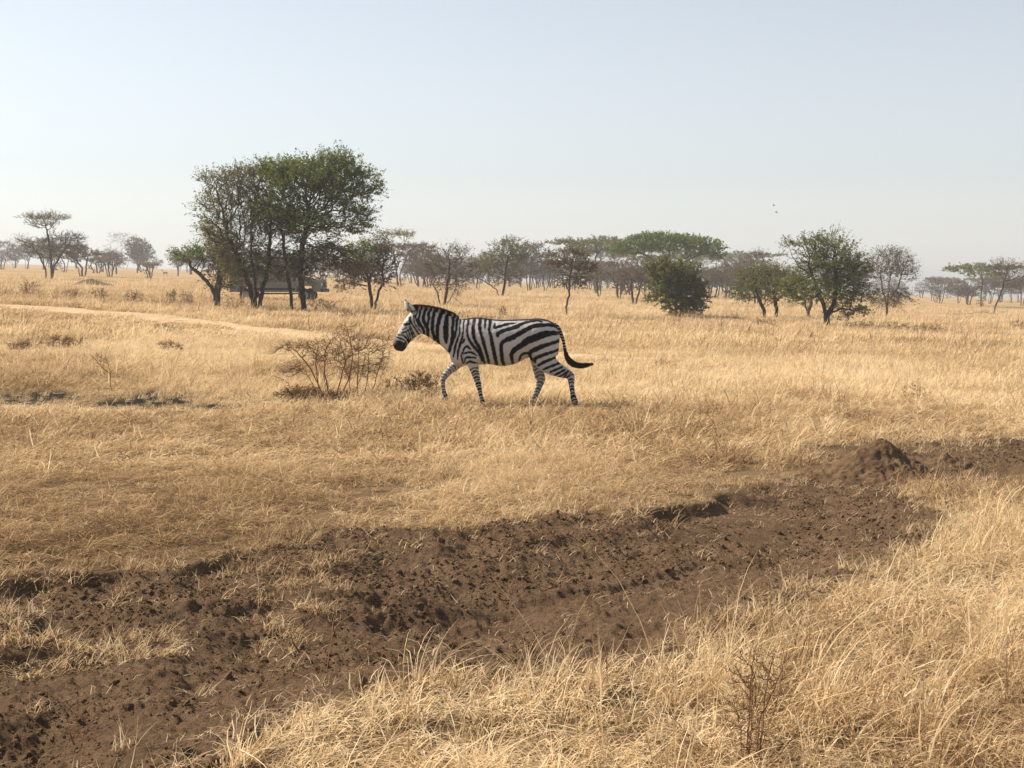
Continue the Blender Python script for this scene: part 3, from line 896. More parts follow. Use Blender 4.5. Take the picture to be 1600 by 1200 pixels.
def px_tree(name, u, v, stems_px, ells_px, style, seed, n_att, step, r_base, label, depth=1.0, group=None, cat="tree", greens=None, dist=None, **kw):
    """a tree standing at the ground point seen at (u, v); its proportions are measured off the photograph"""
    p = P(u, v)
    if dist: 
        q = at(u, v, dist); p = Vector((q.x, dist, float(far_base(q.x, dist))))
    k = p.y / FPX
    c_, s_ = math.cos(PITCH), math.sin(PITCH)
    dz = p.z - CAM_H
    vg = 600 - FPX * (p.y * s_ + dz * c_) / (p.y * c_ - dz * s_)          # where its foot shows
    def loc(a, b, dy=0.0): return np.array([(a - u) * k, dy, (vg - b) * k])
    stems = []
    g = np.random.RandomState(seed + 999)
    for st in stems_px:
        yy = g.normal(0, 0.12) if len(stems_px) > 1 else 0
        pts = []
        for i, q in enumerate(st):
            dy = q[2] if len(q) > 2 else yy * i
            pts.append(loc(q[0], q[1], dy))
        if abs(st[0][1] - v) < 4: pts[0][2] = -0.15
        stems.append(pts)
    ells = []
    for e in ells_px:
        c = loc(e[0], e[1], e[4] if len(e) > 4 else 0)
        ells.append((*c, e[2] * k, e[2] * k * depth, e[3] * k))
    if greens is not None:
        gm, fn = greens
        greens = (gm, (lambda c, g, fn=fn: fn(c[:, 0] / k + u, vg - c[:, 2] / k, g)))
    tm, cm = tree_meshes(seed, stems, ells, style, n_att, step, r_base, greens=greens, **kw)
    root = empty(name, (p.x, p.y, gz(p.x, p.y)), label, cat, group)
    add("trunk", tm, root); add("crown", cm, root)
    return root

def build_trees():
    rnd = lambda g, n, p: g.rand(n) < p
    # the big pair in the middle left
    px_tree("acacia_tree", 404, 487, [[(398, 487), (392, 455), (380, 420), (366, 385)], [(404, 487), (410, 450), (420, 415), (424, 385, -.3)], [(401, 487), (398, 440, .3), (390, 400, .5)]],
            [(372, 312, 50, 40), (338, 348, 34, 12), (335, 285, 22, 10), (420, 350, 56, 30), (390, 282, 48, 16), (372, 385, 44, 20), (385, 415, 42, 20), (430, 405, 40, 20), (352, 362, 38, 14), (330, 318, 20, 9)], 'mixed', 41, 2300, 0.20, 0.17,
            "big brown-green acacia on several dark stems, left of the tallest green crown", greens=(M_olive, lambda u, v, g: (u < 350) & rnd(g, len(u), 0.6) | rnd(g, len(u), 0.3)), tip_n=4, leaf_k=0.9, gaps=0.36)
    px_tree("acacia_tree", 466, 490, [[(457, 490), (455, 460), (450, 430), (445, 390), (440, 350)], [(475, 490), (474, 465), (470, 430), (474, 385), (485, 335)]],
            [(470, 290, 64, 34), (525, 300, 50, 34), (455, 272, 48, 18), (520, 262, 40, 18), (556, 334, 30, 18), (495, 350, 55, 28), (550, 280, 38, 14), (450, 330, 45, 30), (500, 395, 50, 22, .4), (465, 422, 36, 12), (548, 412, 26, 12), (575, 300, 22, 10), (545, 355, 34, 10)], 'green', 42, 3300, 0.20, 0.19,
            "tallest tree, a broad bright green acacia on two dark trunks", greens=(M_grey, lambda u, v, g: (v > 362) | (rnd(g, len(u), 0.12))), tip_n=4, gaps=0.27)
    px_tree("acacia_tree", 332, 481, [[(336, 481), (337, 462), (332, 448), (318, 432), (300, 415)], [(338, 481), (340, 455), (346, 430), (350, 405)]],
            [(298, 402, 24, 15), (320, 400, 18, 14), (350, 420, 24, 32), (355, 395, 22, 20), (340, 380, 20, 10)], 'brown', 43, 800, 0.17, 0.26,
            "squat thick-trunked tree with a green tuft leaning left, beside the big acacias", greens=(M_green, lambda u, v, g: u < 326), tip_n=4)
    px_tree("acacia_tree", 582, 487, [[(582, 487), (580, 465), (576, 440)], [(583, 487), (592, 455), (600, 440)]],
            [(560, 395, 28, 10), (585, 388, 24, 12), (570, 420, 34, 16), (595, 430, 26, 16), (600, 405, 22, 16), (550, 440, 22, 10)], 'brown', 44, 900, 0.19, 0.13,
            "small brown tree with a green layer on top, right of the biggest acacia", greens=(M_green, lambda u, v, g: (v < 408) & (u < 592)), tip_n=4)
    # left edge
    px_tree("acacia_tree", 76, 440, [[(81, 440), (81, 418), (80, 398), (76, 360)], [(72, 440), (72, 420), (64, 400), (54, 386)], [(80, 440), (84, 418), (92, 402), (102, 388)]],
            [(72, 342, 36, 7), (70, 352, 26, 6), (104, 374, 28, 10), (60, 384, 26, 12), (112, 384, 24, 10), (85, 392, 34, 14), (44, 378, 16, 8)], 'brown', 45, 1100, 0.26, 0.17,
            "tall flat-topped brown tree on three stems at the left edge", greens=(M_grey, lambda u, v, g: rnd(g, len(u), 0.45)), tip_n=4)
    px_tree("acacia_tree", 22, 414, [[(22, 414), (23, 400), (22, 388)]], [(26, 380, 24, 14), (40, 372, 20, 9), (8, 385, 14, 9)], 'bare', 46, 420, 0.34, 0.14,
            "hazy brown dome-crowned tree at the far left edge", leaf_k=1.5)
    px_tree("acacia_tree", 194, 421, [[(193, 421), (192, 408), (184, 392)], [(197, 421), (203, 405), (206, 385)]], [(192, 376, 28, 12), (180, 392, 24, 12), (208, 388, 22, 14), (190, 368, 24, 6)], 'bare', 47, 520, 0.32, 0.15,
            "grey-brown spreading tree in the left distance between the flat-topped tree and big acacias", leaf_k=1.5)
    px_tree("acacia_tree", 122, 417, [[(122, 417), (122, 402), (121, 392)]], [(122, 392, 18, 14), (116, 382, 14, 8), (134, 388, 10, 8)], 'brown', 48, 320, 0.32, 0.13,
            "dark rounded tree just right of the flat-topped three-stemmed tree", leaf_k=1.5)
    # centre
    px_tree("umbrella_acacia", 621, 451, [[(621, 451), (620, 420), (614, 396), (603, 374)], [(620, 425), (627, 400), (633, 378)], [(619, 410), (612, 385), (598, 372)]],
            [(618, 366, 31, 4.5), (604, 370, 17, 4), (634, 370, 16, 4)], 'olive', 49, 420, 0.36, 0.12, "slender flat-topped umbrella tree with a forked trunk behind the big acacias", leaf_k=1.3, tip_n=3)
    px_tree("acacia_tree", 692, 480, [[(692, 480), (697, 460), (701, 436), (703, 412)], [(690, 480), (683, 456), (676, 445)], [(694, 480), (706, 462), (724, 476)]],
            [(703, 402, 30, 15), (690, 420, 28, 20), (720, 420, 26, 18), (705, 440, 34, 14), (712, 392, 22, 7)], 'bare', 50, 1000, 0.24, 0.13, "bare brown rounded tree standing just above the zebra's neck", tip_n=4)
    px_tree("acacia_tree", 781, 466, [[(780, 466), (776, 452), (758, 440), (742, 432)], [(783, 466), (788, 448), (790, 425), (794, 400)]],
            [(796, 386, 28, 12), (806, 400, 22, 12), (780, 405, 26, 14), (762, 415, 24, 12), (790, 428, 26, 14)], 'mixed', 51, 800, 0.29, 0.17, "tree with a pale green top leaning from its base, middle distance above the zebra's back",
            greens=(M_olive, lambda u, v, g: (v < 412) & (u > 770)), leaf_k=1.3, tip_n=4)
    px_tree("acacia_tree", 885, 497, [[(884, 497), (886, 475), (889, 455), (890, 430), (893, 408)], [(889, 455), (880, 440)], [(889, 452), (900, 436)]],
            [(893, 404, 26, 10), (882, 412, 26, 10), (905, 420, 24, 14), (894, 436, 22, 10), (892, 394, 14, 5)], 'brown', 52, 900, 0.19, 0.085, "slim single-trunked brown tree standing above the zebra's rump", tip_n=4,
            greens=(M_grey, lambda u, v, g: rnd(g, len(u), 0.4)))
    px_tree("umbrella_acacia", 1046, 462, [[(1046, 462), (1047, 440), (1040, 418), (1010, 400), (985, 388)], [(1047, 440), (1060, 415), (1085, 402), (1110, 395)], [(1046, 430), (1045, 405), (1045, 388)], [(1062, 414), (1090, 412), (1118, 412)]],
            [(1040, 379, 62, 12), (990, 388, 38, 9), (1095, 386, 36, 11), (1115, 398, 16, 6), (1020, 372, 34, 7), (1075, 376, 34, 7), (970, 394, 16, 5)], 'flat', 53, 1900, 0.36, 0.24, "wide green umbrella acacia towering over the trees right of centre", dist=175, gaps=0, leaf_k=1.5, tip_n=4)
    px_tree("leafy_bush", 1058, 497, [[(1050, 497), (1046, 475), (1040, 450)], [(1062, 497), (1066, 470), (1070, 440)], [(1056, 497), (1055, 465), (1050, 430)]],
            [(1050, 425, 40, 18), (1062, 450, 42, 24), (1070, 472, 36, 18), (1045, 455, 32, 26), (1030, 418, 24, 10), (1090, 460, 16, 18)], 'dense', 54, 1300, 0.20, 0.10, "dense dark green rounded bush in front of the umbrella acacia", cat="bush", tip_n=5)
    for i, (u, v, w, top, sty, lab) in enumerate([
            (935, 466, 34, 405, 'bare', "first grey-brown tree right of the slim single-trunked tree"), (966, 469, 36, 402, 'bare', "grey-brown tree under the left wing of the umbrella acacia"),
            (990, 479, 30, 418, 'brown', "low brown tree just left of the dense green bush"), (660, 452, 30, 408, 'bare', "pale bare tree left of the rounded brown tree above the zebra's neck"),
            (1135, 470, 36, 410, 'brown', "brown tree between the dense green bush and the wide olive tree"), (745, 452, 30, 408, 'bare', "hazy bare tree behind the two trees above the zebra's back"),
            (850, 455, 30, 408, 'bare', "hazy grey tree just left of the slim single-trunked tree"), (1180, 478, 44, 392, 'bare', "tall brown-topped tree behind the low olive tree"),
            (540, 455, 26, 410, 'bare', "hazy tree seen under the right side of the biggest crown")]):
        g = np.random.RandomState(700 + i)
        sp = [[(u, v), (u + g.uniform(-3, 3), v - (v - top) * 0.35), (u + g.uniform(-8, 8), v - (v - top) * 0.6)], [(u + 3, v), (u + g.uniform(4, 10), v - (v - top) * 0.45)]]
        c = (v + top) / 2 - 6
        el = [(u, c - 6, w * 0.8, (v - top) * 0.26), (u - w * 0.4, c + 2, w * 0.6, (v - top) * 0.2), (u + w * 0.4, c, w * 0.6, (v - top) * 0.22), (u, top + 8, w * 0.55, 6)]
        px_tree("acacia_tree", u, v, sp, el, sty, 710 + i, 520, 0.30, 0.14, lab, leaf_k=1.4, tip_n=4)
    # right
    px_tree("acacia_tree", 1204, 500, [[(1212, 500), (1213, 482), (1208, 462)], [(1196, 500), (1194, 485), (1186, 468)]],
            [(1205, 450, 48, 22), (1175, 455, 34, 16), (1225, 440, 30, 18), (1190, 430, 34, 14)], 'olive', 55, 1300, 0.22, 0.16, "low wide olive tree with a short dark trunk, left of the big right-hand tree", tip_n=4)
    px_tree("acacia_tree", 1292, 512, [[(1292, 512), (1291, 495), (1286, 480), (1276, 455), (1262, 420)], [(1292, 495), (1302, 474), (1306, 440), (1300, 410)], [(1296, 490), (1314, 482), (1340, 486)]],
            [(1270, 405, 40, 22), (1300, 410, 46, 28), (1325, 420, 34, 26), (1262, 450, 44, 22), (1310, 455, 44, 20), (1240, 385, 20, 8), (1282, 380, 34, 10), (1335, 455, 24, 14), (1325, 484, 30, 7), (1300, 366, 14, 3)], 'olive', 56, 2200, 0.20, 0.24,
            "big dark olive-green tree with a thick black trunk, right of centre", tip_n=4, greens=(M_green, lambda u, v, g: rnd(g, len(u), 0.35)))
    px_tree("tree_stump", 1263, 499, [[(1263, 499), (1262, 488), (1266, 474)], [(1263, 492), (1258, 478)]], [(1266, 466, 12, 8), (1256, 468, 8, 6)], 'brown', 57, 160, 0.2, 0.14, "stubby dark trunk between the olive tree and the big dark tree", cat="tree")
    px_tree("acacia_tree", 1386, 498, [[(1385, 498), (1386, 478), (1390, 455), (1392, 430)], [(1386, 478), (1378, 455), (1374, 430)], [(1388, 470), (1402, 450), (1408, 430)]],
            [(1390, 415, 36, 22), (1372, 425, 24, 18), (1410, 425, 22, 18), (1388, 462, 36, 15), (1390, 398, 26, 8)], 'bare', 58, 1300, 0.20, 0.11, "round bare brown tree right of the big dark olive tree", tip_n=4)
    px_tree("acacia_tree", 1551, 496, [[(1551, 496), (1554, 480), (1562, 460), (1568, 435)], [(1551, 490), (1535, 487), (1510, 489), (1484, 492)]],
            [(1570, 420, 26, 10), (1578, 440, 24, 14), (1585, 425, 24, 12), (1566, 412, 18, 5), (1498, 491, 16, 2)], 'bare', 59, 800, 0.26, 0.11, "leaning bare tree with one long low branch at the right edge", tip_n=4)
    for i, (u, v, w, top, sty, lab) in enumerate([(1468, 474, 22, 433, 'bare', "small hazy tree left of the leaning bare tree"), (1512, 476, 30, 436, 'bare', "hazy low tree directly behind the leaning tree's long branch"),
            (1595, 478, 30, 432, 'brown', "hazy tree cut by the right edge behind the leaning tree"), (1455, 470, 12, 428, 'bare', "tiny hazy tree with a small raised top in the right distance")]):
        px_tree("acacia_tree", u, v, [[(u, v), (u + 1, v - (v - top) * 0.5)], [(u + 3, v), (u + 8, v - (v - top) * 0.5)]],
                [(u, top + 14, w * 0.9, 11), (u - w * .4, top + 20, w * .6, 8), (u + w * .4, top + 18, w * .6, 9)], sty, 760 + i, 320, 0.34, 0.14, lab, leaf_k=1.5, tip_n=4)
    # small far bush, left of the squat tree
    px_tree("leafy_bush", 279, 426, [[(279, 426), (278, 415)], [(281, 426), (284, 412)]], [(279, 410, 9, 9), (276, 404, 7, 5)], 'olive', 77, 160, 0.25, 0.08, "small dark bush in the distance left of the squat tree", cat="bush", leaf_k=1.3)

    # ---- the hazy tree line on the horizon: eight kinds, each tree its own object
    kinds = []
    for i in range(12):
        g = np.random.RandomState(800 + i)
        H = [4.6, 6.8, 5.4, 7.6, 3.6, 6.0, 5.0, 8.2, 4.2, 6.4, 3.0, 7.0][i]; W = H * g.uniform(0.42, 0.85)
        sty = ['bare', 'brown', 'bare', 'mixed', 'brown', 'brown', 'bare', 'olive', 'brown', 'bare', 'mixed', 'brown'][i]
        stems = [[(0, 0, -0.2), (g.normal(0, .2), 0, H * 0.3), (g.normal(0, .5), g.normal(0, .4), H * 0.6)], [(0.3, 0, -0.2), (g.uniform(.4, 1.0), g.normal(0, .5), H * 0.5)], [(-0.2, 0.1, -0.2), (-g.uniform(.5, 1.1), g.normal(0, .5), H * 0.5)]]
        ells = [(0, 0, H * 0.74, W * .8, W * .8, H * .2), (W * .45, .3, H * .62, W * .6, W * .6, H * .18), (-W * .45, -.3, H * .64, W * .6, W * .6, H * .18), (0, 0, H * .9, W * .65, W * .65, H * .07), (0, 0, H * .5, W * .7, W * .7, H * .15)]
        if i % 3 == 1: ells = [(0, 0, H * 0.88, W * 1.1, W * 1.1, H * .06), (W * .5, 0, H * .80, W * .7, W * .7, H * .05), (-W * .4, .4, H * .72, W * .7, W * .7, H * .05)]
        kinds.append(tree_meshes(820 + i, stems, ells, sty, 380, 0.40, 0.16, leaf_k=2.3, tip_n=4, r_tip=0.014))
    g = np.random.RandomState(9)
    far_roots = {}
    for i in range(205):
        u = -260 + 2120 * (i + g.uniform(-0.5, 0.5)) / 118
        if i >= 118: u = g.uniform(540, 1180) if i < 165 else g.uniform(-200, 1800)
        if (238 < u < 272 and g.rand() < 0.7) or u < -130 or u > 1730: continue
        hor = 435 - 27 + 54 * u / 1600
        v = hor + g.choice([8, 11, 14, 19], p=[.3, .3, .25, .15]) + g.uniform(-1, 1)
        d = CAM_H * FPX / (v - hor)
        q = ray(u, v); x = q[0] / q[1] * d
        ki = g.randint(12)
        tm, cm = kinds[ki]
        look = "hazy olive-tinged acacia" if ki in (3, 7, 10) else "hazy grey-brown acacia"
        place = [w for (lim, w) in ((60, "on the horizon behind the left-edge dome-crowned tree"), (150, "on the horizon behind the flat-topped three-stemmed tree"), (245, "on the horizon around the spreading tree at left"),
                 (330, "on the horizon left of the squat tree"), (600, "on the horizon behind the two big acacias"), (670, "on the horizon around the slender umbrella tree"), (760, "on the horizon above the zebra's neck"),
                 (850, "on the horizon behind the pale green-topped tree"), (930, "on the horizon behind the slim single-trunked tree"), (1010, "on the horizon left of the dense green bush"), (1130, "on the horizon below the wide umbrella acacia"),
                 (1240, "on the horizon behind the low olive tree"), (1350, "on the horizon behind the big dark olive tree"), (1440, "on the horizon behind the round bare tree"), (9999, "on the horizon around the leaning tree")) if u < lim][0]
        lab = look + " " + place
        grp = "distant trees " + place
        s = g.uniform(0.75, 1.2) * (1.25 if d > 350 else 1.0)
        if u > 1400: s *= 0.8
        root = empty("distant_acacia", (x, d, float(far_base(x, d))), lab, "tree", grp, g.rand() * 6.28)
        root.scale = (s * g.uniform(0.9, 1.3), s, s)
        far_roots.setdefault((look, place), []).append((x / d, root))
        add("trunk", tm, root); add("crown", cm, root)
    # within each stretch of the horizon they are told apart by their order from the left
    words = "first second third fourth fifth sixth seventh eighth ninth tenth eleventh twelfth thirteenth fourteenth fifteenth sixteenth seventeenth eighteenth nineteenth twentieth".split()
    for (look, place), lst in far_roots.items():
        lst.sort(key=lambda e: e[0])
        if len(lst) == 1: continue
        for j, (_, r_) in enumerate(lst):
            r_["label"] = look + " " + place + ", " + (words[j] if j < len(words) else "farthest") + " from left"
build_trees()
# ------------------------------------------------------------------ lofted animal bodies
def loft(rings, ns=20, cap=True):
    """rings: list of (centre, half-vector a, half-vector b); returns verts, faces"""
    V, F = [], []
    for (c, a, b) in rings:
        for k in range(ns):
            t = 2 * math.pi * k / ns
            V.append(tuple(Vector(c) + Vector(a) * math.cos(t) + Vector(b) * math.sin(t)))
    m = len(rings)
    for i in range(m - 1):
        for k in range(ns):
            F.append((i * ns + k, i * ns + (k + 1) % ns, (i + 1) * ns + (k + 1) % ns, (i + 1) * ns + k))
    if cap:
        F.append(tuple(range(ns))[::-1]); F.append(tuple((m - 1) * ns + k for k in range(ns)))
    return V, F
def catmull(arr, k):
    arr = np.asarray(arr, float); n = len(arr)
    out = []
    for i in range(n - 1):
        p0, p1, p2, p3 = arr[max(i - 1, 0)], arr[i], arr[i + 1], arr[min(i + 2, n - 1)]
        for t in np.linspace(0, 1, k, endpoint=False):
            out.append(0.5 * ((2 * p1) + (-p0 + p2) * t + (2 * p0 - 5 * p1 + 4 * p2 - p3) * t * t + (-p0 + 3 * p1 - 3 * p2 + p3) * t ** 3))
    out.append(arr[-1])
    return np.array(out)
def body_loft(st, k=5):
    """st rows: top x,z, bottom x,z, half width (world units, side on)"""
    s = catmull(st, k)
    rings = []
    for (tx, tz, bx, bz, hw) in s:
        c = ((tx + bx) / 2, 0, (tz + bz) / 2)
        rings.append((c, ((tx - bx) / 2, 0, (tz - bz) / 2), (0, hw, 0)))
    return loft(rings, 28)
def leg_loft(st, k=5):
    """st rows: x, z, in-plane radius, lateral radius, y"""
    s = catmull(st, k)
    rings = []
    for i in range(len(s)):
        a = s[max(i - 1, 0)]; b = s[min(i + 1, len(s) - 1)]
        d = Vector((b[0] - a[0], b[4] - a[4], b[1] - a[1])).normalized()
        n = Vector((d.z, 0, -d.x)).normalized()
        l = d.cross(n).normalized()
        x, z, r, ry, y = s[i]
        rings.append(((x, y, z), n * r, l * ry))
    return loft(rings, 18)
def fuse(name, pieces, voxel, smooth_it=6):
    """join overlapping lofts and remesh to one continuous skin"""
    V, F = [], []
    for v, f in pieces:
        o = len(V); V += v; F += [tuple(i + o for i in ff) for ff in f]
    me = bpy.data.meshes.new(name); me.from_pydata(V, [], F)
    bm = bmesh.new(); bm.from_mesh(me); bmesh.ops.recalc_face_normals(bm, faces=bm.faces); bm.to_mesh(me); bm.free()
    o = bpy.data.objects.new(name, me); col.objects.link(o)
    m = o.modifiers.new("r", 'REMESH'); m.mode = 'VOXEL'; m.voxel_size = voxel; m.use_smooth_shade = True
    s = o.modifiers.new("s", 'SMOOTH'); s.factor = 0.5; s.iterations = smooth_it
    dg = bpy.context.evaluated_depsgraph_get()
    me2 = bpy.data.meshes.new_from_object(o.evaluated_get(dg))
    bpy.data.objects.remove(o)
    me2.name = name
    return me2

# ------------------------------------------------------------------ zebra
ZPX = 109.0                       # photo pixels per metre at the zebra
ZU, ZV = 760.0, 641.0
def zb(x, y, crop=4.4444, u0=590.0, v0=450.0):
    return ((u0 + x / crop - ZU) / ZPX, (ZV - (v0 + y / crop)) / ZPX)
CR = {'A': (608, 468), 'B': (690, 490), 'C': (790, 490), 'D': (680, 555), 'E': (815, 555)}
def zc(c, x, y):
    u0, v0 = CR[c]
    return zb(x, y, 13.3333, u0, v0)

def build_zebra():
    S = 4.4444 * ZPX
    st = []
    for (tx, ty, bx, by, hw) in [
        (116, 446, 134, 458, .022), (106, 418, 172, 464, .052), (108, 398, 194, 447, .062), (122, 368, 208, 422, .062), (150, 312, 240, 384, .068),
        (180, 258, 284, 350, .092), (212, 214, 312, 343, .100), (246, 182, 334, 352, .090), (300, 174, 358, 368, .082), (370, 182, 405, 398, .086),
        (440, 196, 450, 432, .100), (510, 220, 492, 478, .130), (570, 238, 530, 530, .170), (620, 234, 590, 560, .200), (690, 226, 680, 560, .235),
        (770, 235, 770, 553, .270), (850, 243, 860, 566, .295), (950, 241, 950, 552, .292), (1040, 237, 1035, 512, .270), (1120, 233, 1105, 505, .258),
        (1185, 246, 1170, 520, .240), (1235, 275, 1222, 500, .190), (1266, 330, 1258, 450, .095)]:
        a = zb(tx, ty); b = zb(bx, by)
        st.append((a[0], a[1], b[0], b[1], hw))
    pcs = [body_loft(st)]
    LEG = {
        'near_hind': [(1140, 330, 96, .085, -.13), (1152, 400, 104, .100, -.145), (1158, 470, 100, .095, -.15), (1172, 530, 78, .080, -.15), (1225, 575, 55, .062, -.145), (1285, 602, 43, .046, -.14),
                      (1335, 628, 29, .036, -.135), (1343, 660, 24, .032, -.135), (1345, 690, 20, .027, -.135), (1352, 745, 18, .025, -.135), (1360, 785, 22, .029, -.135), (1368, 806, 23, .031, -.135), (1372, 822, 22, .034, -.135)],
        'far_hind': [(1130, 360, 90, .085, .12), (1125, 440, 85, .090, .13), (1112, 510, 58, .075, .135), (1116, 570, 42, .058, .13), (1124, 625, 36, .045, .13), (1133, 665, 33, .038, .13), (1124, 705, 25, .032, .13),
                     (1108, 752, 22, .027, .13), (1093, 790, 21, .028, .13), (1082, 815, 21, .031, .13), (1074, 832, 20, .034, .13)],
        'near_fore': [(640, 400, 78, .075, -.11), (650, 470, 66, .085, -.135), (660, 525, 48, .070, -.135), (668, 570, 35, .055, -.13), (682, 620, 27, .042, -.125), (692, 660, 23, .036, -.12), (701, 692, 22, .036, -.12), (708, 722, 17, .028, -.12),
                      (717, 765, 15, .024, -.12), (724, 795, 17, .028, -.12), (730, 815, 17, .031, -.12), (734, 828, 18, .034, -.12)],
        'far_fore': [(610, 440, 78, .075, .11), (590, 505, 60, .075, .13), (555, 550, 38, .056, .13), (520, 582, 30, .044, .125), (484, 614, 25, .038, .12), (461, 642, 23, .037, .12), (451, 672, 18, .030, .12), (450, 705, 15, .025, .12),
                     (454, 742, 15, .025, .12), (462, 765, 17, .029, .12), (470, 783, 15, .030, .12), (468, 796, 14, .031, .12)]}
    LW = {}
    for k, rows in LEG.items():
        rr = [(*zb(x, y), r / S, ry, yy) for (x, y, r, ry, yy) in rows]
        LW[k] = np.array(rr)
        pcs.append(leg_loft(rr))
    # cheek bones, breast and thigh muscle
    def blob(x, y, rx, rz, ry, yy):
        c = zb(x, y)
        rings = []
        for t in np.linspace(-0.98, 0.98, 9):
            q = math.sqrt(1 - t * t)
            rings.append(((c[0], yy + ry * t, c[1]), (rx / S * q, 0, 0), (0, 0, rz / S * q)))
        return loft(rings, 16)
    for s in (-1, 1):
        pcs.append(blob(262, 292, 42, 45, .030, s * .075))
        pcs.append(blob(212, 262, 20, 18, .022, s * .082))
        pcs.append(blob(132, 420, 22, 22, .025, s * .045))
        pcs.append(blob(560, 500, 55, 55, .07, s * .10))
    me = fuse("zebra_body", pcs, 0.0105, 5)
    n = len(me.vertices)
    co = np.empty(n * 3, np.float32); me.vertices.foreach_get("co", co); co = co.reshape(-1, 3)
    X, Y, Z = co[:, 0].astype(float), co[:, 1].astype(float), co[:, 2].astype(float)
    # muscle and bone relief: groove behind the shoulder, ribs, hollow flank, haunch fold, jaw line
    def groove(pts, wid, dep):
        pw = np.array([zb(*p) for p in pts])
        return dep * np.exp(-(dist_line(X, Z, pw) / wid) ** 2)
    bodyside = sstep(0.05, 0.12, np.abs(Y))
    rel = groove([(655, 265), (705, 380), (722, 500)], 0.030, 0.016) + groove([(1010, 360), (1030, 440), (1062, 500)], 0.050, 0.020) + groove([(560, 300), (585, 420), (600, 520)], 0.030, 0.012)
    rel += groove([(1060, 300), (1075, 400), (1065, 480)], 0.028, 0.012) + groove([(330, 240), (420, 320), (500, 420)], 0.030, 0.010) + groove([(262, 330), (300, 260), (300, 215)], 0.016, 0.010)
    rib = np.exp(-(((X - zb(850, 0)[0]) / 0.22) ** 2 + ((Z - zb(0, 420)[1]) / 0.14) ** 2))
    rel += 0.0035 * rib * (1 + np.sin((X + 0.35 * Z) * 2 * math.pi / 0.055))
    Y = Y - np.sign(Y) * rel * bodyside
    co[:, 1] = Y; me.vertices.foreach_set("co", co.ravel())
